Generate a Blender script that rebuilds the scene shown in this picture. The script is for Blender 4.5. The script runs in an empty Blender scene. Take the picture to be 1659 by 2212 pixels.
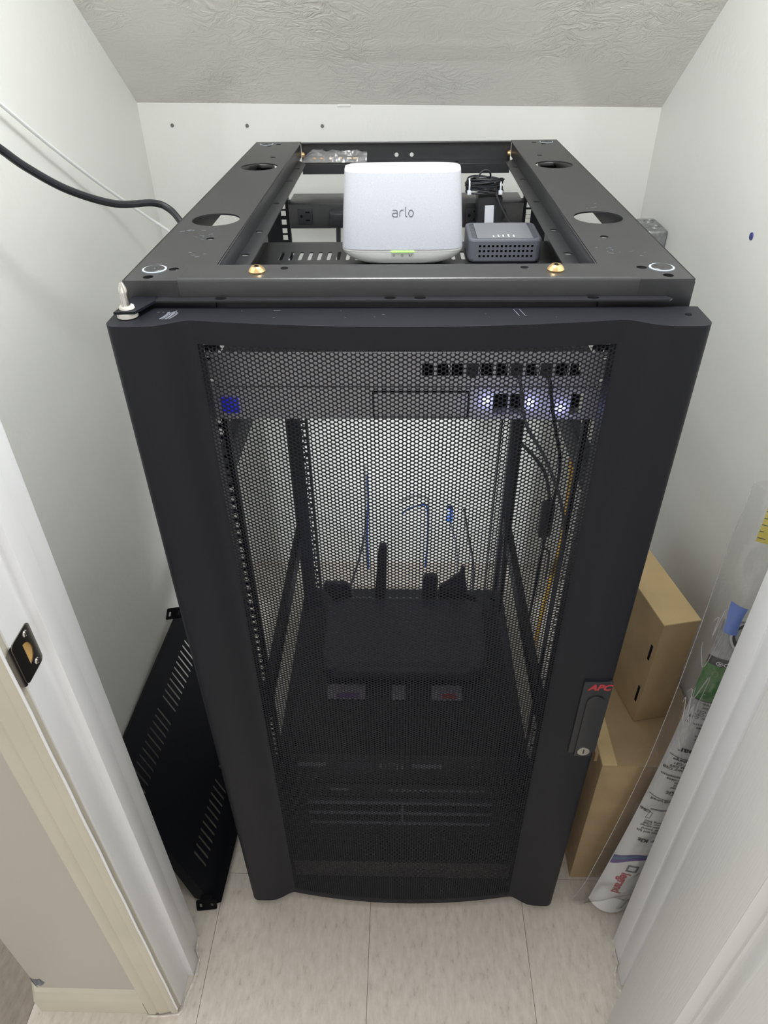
import bpy, bmesh, math, random
import numpy as np
from mathutils import Vector, Matrix
random.seed(7)
S = bpy.context.scene
COL = S.collection
PI = math.pi
# ------------------------------------------------------------------ camera
cd = bpy.data.cameras.new('camera'); cam = bpy.data.objects.new('camera', cd); COL.objects.link(cam)
cd.sensor_fit = 'VERTICAL'; cd.sensor_height = 36.0; cd.lens = 1516.85/2212*36
cd.clip_start = 0.02
PITCH, YAW, ROLL = 0.64030, 0.03360, 0.01460
fw = Vector((0, math.cos(PITCH), -math.sin(PITCH))); rt = Vector((1, 0, 0)); dn = fw.cross(rt)
Rz = Matrix.Rotation(YAW, 3, 'Z'); fw, rt, dn = Rz@fw, Rz@rt, Rz@dn
r2 = math.cos(ROLL)*rt + math.sin(ROLL)*dn; d2 = -math.sin(ROLL)*rt + math.cos(ROLL)*dn
m3 = Matrix((r2, -d2, -fw)).transposed()
cam.matrix_world = Matrix.Translation((-0.0015, -0.7196, 1.4844)) @ m3.to_4x4()
S.camera = cam
# ------------------------------------------------------------------ world, lights, exposure
w = bpy.data.worlds.new('world'); S.world = w; w.use_nodes = True
bg = w.node_tree.nodes['Background']; bg.inputs[0].default_value = (1.0, 0.985, 0.955, 1); bg.inputs[1].default_value = 0.90
ld = bpy.data.lights.new('closet_lamp', 'POINT'); ld.energy = 17.0; ld.shadow_soft_size = 0.09; ld.color = (0.96, 0.985, 1.0)
lamp = bpy.data.objects.new('closet_lamp', ld); COL.objects.link(lamp); lamp.location = (0.0, 0.02, 1.86)
hl = bpy.data.lights.new('hall_lamp', 'AREA'); hl.shape = 'RECTANGLE'; hl.size = 1.6; hl.size_y = 1.2; hl.energy = 6.0; hl.color = (1.0, 0.98, 0.95)
hall = bpy.data.objects.new('hall_lamp', hl); COL.objects.link(hall); hall.location = (0.0, -2.5, 1.75); hall.rotation_euler = (math.radians(80), 0, 0)
S.view_settings.view_transform = 'Standard'; S.view_settings.look = 'None'
S.view_settings.gamma = 1.0; S.view_settings.use_curve_mapping = False
S.view_settings.exposure = 0.0

# ------------------------------------------------------------------ materials
def mat(name, col, rough=0.5, metal=0.0, spec=0.5, noise=None, bump=None, emit=None, trans=0.0, coat=0.0):
    """noise=(scale,amount) colour variation, bump=(scale,strength,distance)"""
    m = bpy.data.materials.new(name); m.use_nodes = True
    nt = m.node_tree; b = nt.nodes['Principled BSDF']
    b.inputs['Base Color'].default_value = (*col, 1); b.inputs['Roughness'].default_value = rough
    b.inputs['Metallic'].default_value = metal; b.inputs['Specular IOR Level'].default_value = spec
    if coat: b.inputs['Coat Weight'].default_value = coat
    if noise or bump: tc = nt.nodes.new('ShaderNodeNewGeometry')
    if noise:
        n = nt.nodes.new('ShaderNodeTexNoise'); n.inputs['Scale'].default_value = noise[0]; n.inputs['Detail'].default_value = 4
        nt.links.new(tc.outputs['Position'], n.inputs['Vector'])
        r = nt.nodes.new('ShaderNodeValToRGB'); a = noise[1]
        r.color_ramp.elements[0].position = 0.3; r.color_ramp.elements[1].position = 0.7
        r.color_ramp.elements[0].color = (*[c*(1-a) for c in col], 1); r.color_ramp.elements[1].color = (*[min(1, c*(1+a)) for c in col], 1)
        nt.links.new(n.outputs['Fac'], r.inputs['Fac']); nt.links.new(r.outputs['Color'], b.inputs['Base Color'])
    if bump:
        n = nt.nodes.new('ShaderNodeTexNoise'); n.inputs['Scale'].default_value = bump[0]; n.inputs['Detail'].default_value = 5
        nt.links.new(tc.outputs['Position'], n.inputs['Vector'])
        bp = nt.nodes.new('ShaderNodeBump'); bp.inputs['Strength'].default_value = bump[1]; bp.inputs['Distance'].default_value = bump[2]
        nt.links.new(n.outputs['Fac'], bp.inputs['Height']); nt.links.new(bp.outputs['Normal'], b.inputs['Normal'])
    if emit:
        b.inputs['Emission Color'].default_value = (*emit[0], 1); b.inputs['Emission Strength'].default_value = emit[1]
    return m
M = {}
M['wall'] = mat('wall_paint', (0.84, 0.845, 0.81), 0.55, noise=(2.5, 0.02), bump=(90, 0.12, 0.004))
M['wallfront'] = mat('hall_paint', (0.475, 0.45, 0.395), 0.5, bump=(120, 0.05, 0.003))
M['casing'] = mat('casing_paint', (0.57, 0.535, 0.435), 0.4, noise=(8, 0.04), bump=(60, 0.06, 0.003))
M['jamb'] = mat('jamb_paint', (0.86, 0.865, 0.88), 0.35, bump=(50, 0.05, 0.003))
M['doorleaf'] = mat('door_paint', (0.74, 0.735, 0.71), 0.4)
M['black'] = mat('black_powder_coat', (0.0085, 0.0092, 0.0140), 0.5, spec=0.28, noise=(900, 0.12), bump=(1500, 0.12, 0.001))
M['blackframe'] = mat('black_frame_coat', (0.0175, 0.018, 0.0215), 0.34, spec=0.95, noise=(60, 0.15), bump=(1500, 0.12, 0.001))
M['blackplastic'] = mat('black_plastic', (0.016, 0.017, 0.021), 0.4)
M['blackdark'] = mat('matt_black', (0.006, 0.006, 0.008), 0.8, spec=0.1)
M['rubber'] = mat('black_cable_rubber', (0.018, 0.019, 0.024), 0.5)
M['router'] = mat('router_plastic', (0.030, 0.031, 0.055), 0.45)
M['steel'] = mat('bright_steel', (0.62, 0.60, 0.56), 0.22, 1.0)
M['satin'] = mat('satin_nickel', (0.30, 0.28, 0.25), 0.24, 1.0)
M['galv'] = mat('galvanised_steel', (0.36, 0.37, 0.38), 0.42, 1.0, noise=(70, 0.3))
M['gold'] = mat('zinc_yellow_screw', (0.86, 0.60, 0.30), 0.25, 1.0)
M['white'] = mat('white_plastic', (0.86, 0.87, 0.86), 0.3)
M['cover'] = mat('speckled_cover', (0.66, 0.68, 0.75), 0.55, noise=(1200, 0.10), bump=(1600, 0.2, 0.0006))
M['whitegrey'] = mat('pale_grey_base', (0.62, 0.63, 0.65), 0.32)
M['logo'] = mat('grey_logo_ink', (0.13, 0.14, 0.155), 0.5)
M['red'] = mat('red_logo_ink', (0.42, 0.035, 0.045), 0.5)
M['greyplastic'] = mat('slate_grey_plastic', (0.12, 0.127, 0.15), 0.5, bump=(1500, 0.1, 0.0005))
M['greytop'] = mat('slate_grey_lid', (0.20, 0.207, 0.225), 0.42)
M['label'] = mat('white_label', (0.72, 0.75, 0.82), 0.5)
M['ink'] = mat('black_ink', (0.02, 0.02, 0.022), 0.6)
M['scuff'] = mat('pale_scuff', (0.22, 0.23, 0.27), 0.7)
M['washer'] = mat('washer_ring', (0.50, 0.58, 0.66), 0.45)
M['nylon'] = mat('nylon', (0.78, 0.76, 0.70), 0.4)
M['tie'] = mat('cable_tie', (0.75, 0.80, 0.86), 0.35)
M['cord'] = mat('white_cable', (0.93, 0.94, 0.95), 0.3)
M['blue'] = mat('blue_cable', (0.02, 0.08, 0.30), 0.4)
M['yellow'] = mat('yellow_cable', (0.60, 0.36, 0.05), 0.45)
M['ruler'] = mat('yellow_rule_paint', (0.72, 0.58, 0.03), 0.45)
M['ledblue'] = mat('blue_led', (0.02, 0.02, 0.35), 0.3, emit=((0.04, 0.05, 1.0), 0.28))
M['ledwhite'] = mat('cool_white_led', (0.6, 0.6, 0.9), 0.3, emit=((0.55, 0.58, 1.0), 7.0))
M['ledgreen'] = mat('green_led', (0.4, 0.8, 0.2), 0.4, emit=((0.5, 0.95, 0.25), 0.7))
M['ledont'] = mat('pale_led', (0.7, 0.8, 0.7), 0.4, emit=((0.8, 0.95, 0.8), 0.55))
M['wood'] = mat('raw_wood', (0.60, 0.36, 0.13), 0.6, noise=(60, 0.25))
M['chip'] = mat('exposed_corner_metal', (0.16, 0.17, 0.20), 0.5, noise=(120, 0.6))
M['caulk'] = mat('old_caulk', (0.70, 0.67, 0.60), 0.6, noise=(120, 0.2), bump=(150, 0.5, 0.004))
M['anchor'] = mat('grey_anchor', (0.20, 0.20, 0.19), 0.6)
M['bluemark'] = mat('blue_anchor', (0.05, 0.06, 0.25), 0.5)
M['purple'] = mat('purple_print', (0.10, 0.05, 0.22), 0.5)
M['teal'] = mat('teal_print', (0.06, 0.16, 0.24), 0.5)
M['green'] = mat('green_print', (0.035, 0.17, 0.025), 0.5)
M['greenlight'] = mat('pale_green_print', (0.10, 0.26, 0.08), 0.5)
M['bluetape'] = mat('blue_tape', (0.13, 0.20, 0.50), 0.4)
M['orangeprint'] = mat('orange_print', (0.50, 0.10, 0.06), 0.5)
M['woodprint'] = mat('tan_print', (0.40, 0.33, 0.13), 0.5)
M['greybar'] = mat('grey_fascia', (0.22, 0.23, 0.27), 0.45)
M['panelgrey'] = mat('charcoal_panel', (0.72, 0.71, 0.74), 0.45)
M['paleprint'] = mat('pale_packet', (0.24, 0.22, 0.27), 0.5)

def cardboard(name, c):
    m = mat(name, c, 0.75, noise=(14, 0.10), bump=(300, 0.15, 0.002))
    return m
M['card'] = cardboard('cardboard', (0.41, 0.29, 0.16))
M['cardlight'] = cardboard('cardboard_tape', (0.72, 0.54, 0.29))

# sloped ceiling: swirled knock-down plaster
def ceiling_mat():
    m = bpy.data.materials.new('knockdown_plaster'); m.use_nodes = True; nt = m.node_tree; b = nt.nodes['Principled BSDF']
    b.inputs['Base Color'].default_value = (0.80, 0.785, 0.745, 1); b.inputs['Roughness'].default_value = 0.42
    g = nt.nodes.new('ShaderNodeNewGeometry')
    n0 = nt.nodes.new('ShaderNodeTexNoise'); n0.inputs['Scale'].default_value = 9; n0.inputs['Detail'].default_value = 2
    nt.links.new(g.outputs['Position'], n0.inputs['Vector'])
    mx = nt.nodes.new('ShaderNodeMix'); mx.data_type = 'VECTOR'; mx.inputs['Factor'].default_value = 0.09
    nt.links.new(g.outputs['Position'], mx.inputs[4]); nt.links.new(n0.outputs['Color'], mx.inputs[5])
    mp = nt.nodes.new('ShaderNodeMapping'); mp.inputs['Scale'].default_value = (0.55, 1.0, 1.0)
    nt.links.new(mx.outputs[1], mp.inputs['Vector'])
    n1 = nt.nodes.new('ShaderNodeTexNoise'); n1.inputs['Scale'].default_value = 48; n1.inputs['Detail'].default_value = 5; n1.inputs['Roughness'].default_value = 0.6; n1.inputs['Distortion'].default_value = 0.9
    nt.links.new(mp.outputs['Vector'], n1.inputs['Vector'])
    # ridges: 1-|2n-1| sharpened
    a = nt.nodes.new('ShaderNodeMath'); a.operation = 'SUBTRACT'; a.inputs[1].default_value = 0.5; nt.links.new(n1.outputs['Fac'], a.inputs[0])
    ab = nt.nodes.new('ShaderNodeMath'); ab.operation = 'ABSOLUTE'; nt.links.new(a.outputs[0], ab.inputs[0])
    r = nt.nodes.new('ShaderNodeMapRange'); r.inputs['From Min'].default_value = 0.0; r.inputs['From Max'].default_value = 0.11
    r.inputs['To Min'].default_value = 1.0; r.inputs['To Max'].default_value = 0.0; nt.links.new(ab.outputs[0], r.inputs['Value'])
    n2 = nt.nodes.new('ShaderNodeTexNoise'); n2.inputs['Scale'].default_value = 6; n2.inputs['Detail'].default_value = 3
    nt.links.new(g.outputs['Position'], n2.inputs['Vector'])
    r2_ = nt.nodes.new('ShaderNodeMapRange'); r2_.inputs['From Min'].default_value = 0.42; r2_.inputs['From Max'].default_value = 0.62
    r2_.inputs['To Min'].default_value = 0.12; r2_.inputs['To Max'].default_value = 1.0; nt.links.new(n2.outputs['Fac'], r2_.inputs['Value'])
    mu = nt.nodes.new('ShaderNodeMath'); mu.operation = 'MULTIPLY'; nt.links.new(r.outputs[0], mu.inputs[0]); nt.links.new(r2_.outputs[0], mu.inputs[1])
    bp = nt.nodes.new('ShaderNodeBump'); bp.inputs['Strength'].default_value = 0.6; bp.inputs['Distance'].default_value = 0.0030
    nt.links.new(mu.outputs[0], bp.inputs['Height']); nt.links.new(bp.outputs['Normal'], b.inputs['Normal'])
    return m
M['ceiling'] = ceiling_mat()

def tile_mat(name, c1, c2, c3, rot=0.0):
    m = bpy.data.materials.new(name); m.use_nodes = True; nt = m.node_tree; b = nt.nodes['Principled BSDF']
    b.inputs['Roughness'].default_value = 0.42
    g = nt.nodes.new('ShaderNodeNewGeometry')
    mp = nt.nodes.new('ShaderNodeMapping'); mp.inputs['Scale'].default_value = (1.0, 0.38, 1.0); mp.inputs['Rotation'].default_value = (0, 0, rot)
    nt.links.new(g.outputs['Position'], mp.inputs['Vector'])
    n = nt.nodes.new('ShaderNodeTexNoise'); n.inputs['Scale'].default_value = 95; n.inputs['Detail'].default_value = 5; n.inputs['Roughness'].default_value = 0.65
    nt.links.new(mp.outputs['Vector'], n.inputs['Vector'])
    r = nt.nodes.new('ShaderNodeValToRGB'); e = r.color_ramp.elements
    e[0].position = 0.27; e[0].color = (*c3, 1); e[1].position = 0.40; e[1].color = (*c1, 1)
    e2 = r.color_ramp.elements.new(0.66); e2.color = (*c2, 1)
    nt.links.new(n.outputs['Fac'], r.inputs['Fac']); nt.links.new(r.outputs['Color'], b.inputs['Base Color'])
    return m
M['tile'] = tile_mat('vinyl_tile', (0.63, 0.57, 0.50), (0.72, 0.665, 0.595), (0.43, 0.385, 0.33))
M['tiledark'] = tile_mat('brown_vinyl', (0.25, 0.215, 0.17), (0.31, 0.27, 0.22), (0.17, 0.145, 0.115), 0.5)
M['subfloor'] = mat('tile_joint', (0.16, 0.14, 0.12), 0.8)

def woodgrain():
    m = M['doorleaf']; nt = m.node_tree; b = nt.nodes['Principled BSDF']
    g = nt.nodes.new('ShaderNodeNewGeometry'); mp = nt.nodes.new('ShaderNodeMapping'); mp.inputs['Scale'].default_value = (1, 1, 0.035)
    nt.links.new(g.outputs['Position'], mp.inputs['Vector'])
    n = nt.nodes.new('ShaderNodeTexNoise'); n.inputs['Scale'].default_value = 420; n.inputs['Detail'].default_value = 3
    nt.links.new(mp.outputs['Vector'], n.inputs['Vector'])
    bp = nt.nodes.new('ShaderNodeBump'); bp.inputs['Strength'].default_value = 0.22; bp.inputs['Distance'].default_value = 0.002
    nt.links.new(n.outputs['Fac'], bp.inputs['Height']); nt.links.new(bp.outputs['Normal'], b.inputs['Normal'])
woodgrain()

def film(name, tint=(1, 1, 1), opac=0.10, gl=0.18, rough=0.12):
    m = bpy.data.materials.new(name); m.use_nodes = True; nt = m.node_tree
    for n in list(nt.nodes): nt.nodes.remove(n)
    o = nt.nodes.new('ShaderNodeOutputMaterial'); t = nt.nodes.new('ShaderNodeBsdfTransparent'); t.inputs[0].default_value = (0.97*tint[0], 0.97*tint[1], 0.97*tint[2], 1)
    gl_ = nt.nodes.new('ShaderNodeBsdfGlossy'); gl_.inputs['Roughness'].default_value = rough
    df = nt.nodes.new('ShaderNodeBsdfDiffuse'); df.inputs[0].default_value = (0.8, 0.8, 0.82, 1)
    m1 = nt.nodes.new('ShaderNodeMixShader'); m2 = nt.nodes.new('ShaderNodeMixShader'); m1.inputs[0].default_value = opac
    fr = nt.nodes.new('ShaderNodeFresnel'); fr.inputs['IOR'].default_value = 1.22
    ad = nt.nodes.new('ShaderNodeMath'); ad.operation = 'MULTIPLY_ADD'; ad.inputs[1].default_value = 0.8; ad.inputs[2].default_value = gl*0.12
    nt.links.new(fr.outputs[0], ad.inputs[0])
    nt.links.new(t.outputs[0], m1.inputs[1]); nt.links.new(df.outputs[0], m1.inputs[2])
    nt.links.new(ad.outputs[0], m2.inputs[0]); nt.links.new(m1.outputs[0], m2.inputs[1]); nt.links.new(gl_.outputs[0], m2.inputs[2])
    g = nt.nodes.new('ShaderNodeNewGeometry'); n = nt.nodes.new('ShaderNodeTexNoise'); n.inputs['Scale'].default_value = 45
    nt.links.new(g.outputs['Position'], n.inputs['Vector'])
    bp = nt.nodes.new('ShaderNodeBump'); bp.inputs['Strength'].default_value = 0.6; bp.inputs['Distance'].default_value = 0.006
    nt.links.new(n.outputs['Fac'], bp.inputs['Height']); nt.links.new(bp.outputs['Normal'], gl_.inputs['Normal'])
    nt.links.new(m2.outputs[0], o.inputs['Surface'])
    return m
M['film'] = film('clear_plastic_film', opac=0.035, gl=0.4)
M['crease'] = film('film_crease', opac=0.45, gl=1.0)
M['filmblue'] = film('blue_tape_film', (0.35, 0.45, 1.0), opac=0.25)
M['filmbag'] = film('clear_screw_bag', opac=0.16, gl=0.5, rough=0.2)

def sleeve_mat():
    m = bpy.data.materials.new('printed_sleeve'); m.use_nodes = True; nt = m.node_tree; b = nt.nodes['Principled BSDF']
    b.inputs['Roughness'].default_value = 0.4
    g = nt.nodes.new('ShaderNodeNewGeometry'); s = nt.nodes.new('ShaderNodeSeparateXYZ'); nt.links.new(g.outputs['Position'], s.inputs[0])
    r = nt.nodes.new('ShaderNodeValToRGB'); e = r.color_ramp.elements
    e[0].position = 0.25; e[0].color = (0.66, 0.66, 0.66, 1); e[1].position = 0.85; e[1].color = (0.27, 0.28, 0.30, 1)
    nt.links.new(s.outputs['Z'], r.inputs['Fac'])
    mp = nt.nodes.new('ShaderNodeMapping'); mp.inputs['Scale'].default_value = (1, 1, 0.02); nt.links.new(g.outputs['Position'], mp.inputs['Vector'])
    n = nt.nodes.new('ShaderNodeTexNoise'); n.inputs['Scale'].default_value = 700; nt.links.new(mp.outputs['Vector'], n.inputs['Vector'])
    mr = nt.nodes.new('ShaderNodeMapRange'); mr.inputs['From Min'].default_value = 0.25; mr.inputs['From Max'].default_value = 0.75
    mr.inputs['To Min'].default_value = 0.72; mr.inputs['To Max'].default_value = 1.25; nt.links.new(n.outputs['Fac'], mr.inputs['Value'])
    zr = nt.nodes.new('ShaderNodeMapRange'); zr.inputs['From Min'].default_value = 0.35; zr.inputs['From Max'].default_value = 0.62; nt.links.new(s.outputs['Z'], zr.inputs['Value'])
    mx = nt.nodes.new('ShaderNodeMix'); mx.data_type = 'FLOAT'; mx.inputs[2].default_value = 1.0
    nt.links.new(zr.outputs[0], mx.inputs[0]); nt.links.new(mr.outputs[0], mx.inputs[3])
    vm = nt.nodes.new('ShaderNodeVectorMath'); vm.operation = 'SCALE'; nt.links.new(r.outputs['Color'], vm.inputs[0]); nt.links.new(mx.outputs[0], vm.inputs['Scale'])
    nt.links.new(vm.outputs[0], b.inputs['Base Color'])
    return m
M['sleeve'] = sleeve_mat()

# ------------------------------------------------------------------ helpers
class MB:
    def __init__(self): self.bm = bmesh.new()
    def add(self, verts, faces):
        vs = [self.bm.verts.new(v) for v in verts]
        fs = []
        for f in faces:
            try: fs.append(self.bm.faces.new([vs[i] for i in f]))
            except ValueError: pass
        return vs, fs
    def box(self, x0, x1, y0, y1, z0, z1, bev=0.0, mtx=None, seg=2):
        V = [(x, y, z) for x in (x0, x1) for y in (y0, y1) for z in (z0, z1)]
        if mtx is not None: V = [mtx@Vector(v) for v in V]
        vs, fs = self.add(V, [(0, 1, 3, 2), (4, 6, 7, 5), (0, 4, 5, 1), (2, 3, 7, 6), (0, 2, 6, 4), (1, 5, 7, 3)])
        if bev:
            es = list({e for f in fs for e in f.edges})
            bmesh.ops.bevel(self.bm, geom=es, offset=bev, segments=seg, profile=0.5, affect='EDGES')
        return self
    def prism(self, poly, h0, h1, fn, bev=0.0):
        """poly: 2D points; fn(a,b,h)->3D"""
        n = len(poly)
        V = [fn(a, b, h0) for a, b in poly] + [fn(a, b, h1) for a, b in poly]
        F = [tuple(range(n)), tuple(range(2*n-1, n-1, -1))] + [(i, i+n, (i+1) % n+n, (i+1) % n) for i in range(n)]
        vs, fs = self.add(V, F)
        bmesh.ops.recalc_face_normals(self.bm, faces=fs)
        if bev:
            es = list({e for f in fs[:2] for e in f.edges})
            bmesh.ops.bevel(self.bm, geom=es, offset=bev, segments=2, profile=0.5, affect='EDGES')
        return self
    def cyl(self, p0, p1, r0, r1=None, seg=20):
        p0, p1 = Vector(p0), Vector(p1); r1 = r0 if r1 is None else r1
        d = (p1-p0).normalized(); u = d.orthogonal().normalized(); v = d.cross(u)
        V = []
        for p, r in ((p0, r0), (p1, r1)):
            V += [p + r*(math.cos(2*PI*i/seg)*u + math.sin(2*PI*i/seg)*v) for i in range(seg)]
        F = [tuple(range(seg-1, -1, -1)), tuple(range(seg, 2*seg))] + [(i, (i+1) % seg, (i+1) % seg+seg, i+seg) for i in range(seg)]
        self.add(V, F); return self
    def tube(self, pts, r, seg=10, closed=False, smooth=0):
        P = [Vector(p) for p in pts]
        if smooth: P = catmull(P, smooth, closed)
        if isinstance(r, (list, tuple)) and len(r) != len(P): r = [float(q) for q in np.interp(np.linspace(0, 1, len(P)), np.linspace(0, 1, len(r)), r)]
        n = len(P); rings = []; u = None
        for i in range(n):
            a = P[(i-1) % n] if (closed or i > 0) else P[i]; b = P[(i+1) % n] if (closed or i < n-1) else P[i]
            t = (b-a).normalized()
            u = t.orthogonal().normalized() if u is None else (u - t*u.dot(t)).normalized()
            v = t.cross(u); rr = r[i] if isinstance(r, (list, tuple)) else r
            rings.append([P[i] + rr*(math.cos(2*PI*k/seg)*u + math.sin(2*PI*k/seg)*v) for k in range(seg)])
        V = [p for q in rings for p in q]; F = []
        for i in range(n if closed else n-1):
            j = (i+1) % n
            F += [(i*seg+k, i*seg+(k+1) % seg, j*seg+(k+1) % seg, j*seg+k) for k in range(seg)]
        if not closed: F += [tuple(range(seg-1, -1, -1)), tuple(range((n-1)*seg, n*seg))]
        self.add(V, F); return self
    def loft(self, rings, cap=True):
        n = len(rings[0]); V = [p for q in rings for p in q]; F = []
        for i in range(len(rings)-1):
            F += [(i*n+k, i*n+(k+1) % n, (i+1)*n+(k+1) % n, (i+1)*n+k) for k in range(n)]
        if cap: F += [tuple(range(n-1, -1, -1)), tuple(range((len(rings)-1)*n, len(rings)*n))]
        vs, fs = self.add(V, F); bmesh.ops.recalc_face_normals(self.bm, faces=fs); return self
    def grid(self, fn, nu, nv):
        V = [fn(i/nu, j/nv) for j in range(nv+1) for i in range(nu+1)]
        F = [(j*(nu+1)+i, j*(nu+1)+i+1, (j+1)*(nu+1)+i+1, (j+1)*(nu+1)+i) for j in range(nv) for i in range(nu)]
        self.add(V, F); return self
    def mesh(self, me, mtx=None, fn=None):
        V = [v.co.copy() for v in me.vertices]
        if mtx is not None: V = [mtx@v for v in V]
        if fn: V = [fn(v) for v in V]
        self.add(V, [tuple(p.vertices) for p in me.polygons])
        bpy.data.meshes.remove(me); return self
    def plate(self, outline, holes, th, mtx): return self.mesh(plate_mesh(outline, holes, th), mtx)
    def build(self, name, m, parent=None, angle=35, recalc=False, bev=0.0):
        if recalc: bmesh.ops.recalc_face_normals(self.bm, faces=self.bm.faces)
        me = bpy.data.meshes.new(name); self.bm.to_mesh(me); self.bm.free()
        if m is not None: me.materials.append(M[m] if isinstance(m, str) else m)
        me.shade_smooth(); me.set_sharp_from_angle(angle=math.radians(angle))
        o = bpy.data.objects.new(name, me); COL.objects.link(o)
        if m == 'blackframe':
            bv = o.modifiers.new('edge', 'BEVEL'); bv.width = 0.0006; bv.segments = 2; bv.limit_method = 'ANGLE'; bv.angle_limit = math.radians(60)
        if parent is not None:
            o.parent = parent; o.matrix_parent_inverse = parent.matrix_basis.inverted()
        return o
def catmull(P, k, closed=False):
    n = len(P); out = []
    for i in range(n if closed else n-1):
        if closed: a, b, c, d = P[(i-1) % n], P[i], P[(i+1) % n], P[(i+2) % n]
        else: a, b, c, d = P[max(i-1, 0)], P[i], P[i+1], P[min(i+2, n-1)]
        for s in range(k):
            t = s/k
            out.append(0.5*((2*b)+(c-a)*t+(2*a-5*b+4*c-d)*t*t+(3*b-a-3*c+d)*t**3))
    if not closed: out.append(P[-1])
    return out
DG = None
def obj_to_mesh(cu):
    o = bpy.data.objects.new('tmp', cu); COL.objects.link(o)
    dg = bpy.context.evaluated_depsgraph_get(); dg.update()
    me = bpy.data.meshes.new_from_object(o.evaluated_get(dg)); bpy.data.objects.remove(o); bpy.data.curves.remove(cu)
    return me
def plate_mesh(outline, holes, th):
    cu = bpy.data.curves.new('tmp', 'CURVE'); cu.dimensions = '2D'; cu.fill_mode = 'BOTH'; cu.extrude = th/2
    for poly in [outline]+list(holes):
        s = cu.splines.new('POLY'); s.points.add(len(poly)-1); s.use_cyclic_u = True
        for i, (x, y) in enumerate(poly): s.points[i].co = (x, y, 0, 1)
    return obj_to_mesh(cu)
def text_mesh(body, size, extrude=0.0002, offset=0.0, shear=0.0, align='CENTER', space=1.0):
    cu = bpy.data.curves.new('tmp', 'FONT'); cu.body = body; cu.size = size; cu.extrude = extrude; cu.offset = offset; cu.shear = shear
    cu.align_x = align; cu.align_y = 'CENTER'; cu.space_character = space; cu.resolution_u = 3
    return obj_to_mesh(cu)
def circ(x, y, r, n=20, ry=None):
    ry = r if ry is None else ry
    return [(x+r*math.cos(2*PI*i/n), y+ry*math.sin(2*PI*i/n)) for i in range(n)]
def rect(x0, x1, y0, y1): return [(x0, y0), (x1, y0), (x1, y1), (x0, y1)]
def rrect(x0, x1, y0, y1, r, n=5):
    o = []
    for cx, cy, a in ((x1-r, y0+r, -PI/2), (x1-r, y1-r, 0), (x0+r, y1-r, PI/2), (x0+r, y0+r, PI)):
        o += [(cx+r*math.cos(a+PI/2*i/n), cy+r*math.sin(a+PI/2*i/n)) for i in range(n+1)]
    return o
def slot(x, y, w, h, n=4): return rrect(x-w/2, x+w/2, y-h/2, y+h/2, min(w, h)/2*0.98, n)
def T(x, y, z): return Matrix.Translation((x, y, z))
def basis(o, a, b, c):
    m = Matrix((a, b, c)).transposed().to_4x4(); m.translation = o; return m
XY = Matrix.Identity(4)
def XZ(y): return basis((0, y, 0), Vector((1, 0, 0)), Vector((0, 0, 1)), Vector((0, -1, 0)))      # plate in the x-z plane facing -y
def YZ(x): return basis((x, 0, 0), Vector((0, 1, 0)), Vector((0, 0, 1)), Vector((1, 0, 0)))
def thing(name, label, cat, loc=(0, 0, 0), group=None, rotz=0.0):
    o = bpy.data.objects.new(name, None); COL.objects.link(o); o.location = loc; o.rotation_euler = (0, 0, rotz)
    o.empty_display_size = 0.05
    o['label'] = label; o['category'] = cat
    if group: o['group'] = group
    return o
def tag(o, label, cat, group=None):
    o['label'] = label; o['category'] = cat
    if group: o['group'] = group
    return o
def struct(o, label=None, cat=None):
    o['kind'] = 'structure'
    if label: o['label'] = label
    if cat: o['category'] = cat
    return o
def fnz(a, b, h): return (a, b, h)          # prism along z

# ------------------------------------------------------------------ setting: closet shell
XL, XR, YB = -0.577, 0.542, 1.0
def zc(x, y): return 1.2855 + 0.775*(1.0-y) - 0.017*(x+0.018)
b = MB(); b.box(XL-0.1, XR+0.1, YB, YB+0.1, -0.01, 1.5); wall_back = struct(b.build('wall_back', 'wall'), 'off-white rear wall of the closet behind the rack', 'wall')
b = MB(); b.box(-0.645, XL, -0.119, YB+0.1, -0.01, 2.3); wall_left = struct(b.build('wall_left', 'wall'), 'off-white left side wall of the closet', 'wall')
b = MB(); b.box(XR, XR+0.1, -0.12, YB+0.1, -0.01, 2.3); wall_right = struct(b.build('wall_right', 'wall'), 'off-white right side wall of the closet', 'wall')
b = MB(); V = []
for (x, y) in ((XL-0.1, YB+0.1), (XR+0.1, YB+0.1), (XR+0.1, -0.2), (XL-0.1, -0.2)): V.append((x, y, zc(x, y)))
V += [(x, y, z+0.1) for x, y, z in V]
b.add(V, [(0, 1, 2, 3), (7, 6, 5, 4), (0, 4, 5, 1), (1, 5, 6, 2), (2, 6, 7, 3), (3, 7, 4, 0)])
ceiling = struct(b.build('ceiling', 'ceiling', recalc=True), 'sloping plaster ceiling with a swirled texture above the rack', 'ceiling')
b = MB(); b.box(-0.645, -0.418, -0.24, -0.12, 0, 2.35); b.box(0.43, 1.6, -0.24, -0.12, 0, 2.35); b.box(-0.645, 1.6, -0.24, -0.12, 2.05, 2.4)

wall_front = struct(b.build('wall_front', 'wallfront'), 'cream painted wall beside the closet doorway, ending in an outside corner', 'wall')
# sealed bit of inner closet front so the inside reads off-white
b = MB(); b.box(XL, -0.418, -0.121, -0.119, 0, 2.2); b.box(0.43, XR, -0.121, -0.119, 0, 2.2); b.build('inner_skin', 'wall', wall_front)
# chipped corner above the baseboard
b = MB(); pts = []
for i in range(12):
    a = 2*PI*i/12; rr = 0.016*(0.7+0.5*random.random()); pts.append((-0.637+rr*0.8*math.cos(a), 0.094+rr*math.sin(a)))
b.prism(pts, -0.2412, -0.2395, lambda a_, b_, h: (max(a_, -0.6458), h, b_)); b.box(-0.6458, -0.6445, -0.2412, -0.215, 0.078, 0.112)
b.build('paint_chip', 'chip', wall_front)['label'] = 'chipped paint showing dark metal at the wall corner'
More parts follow.
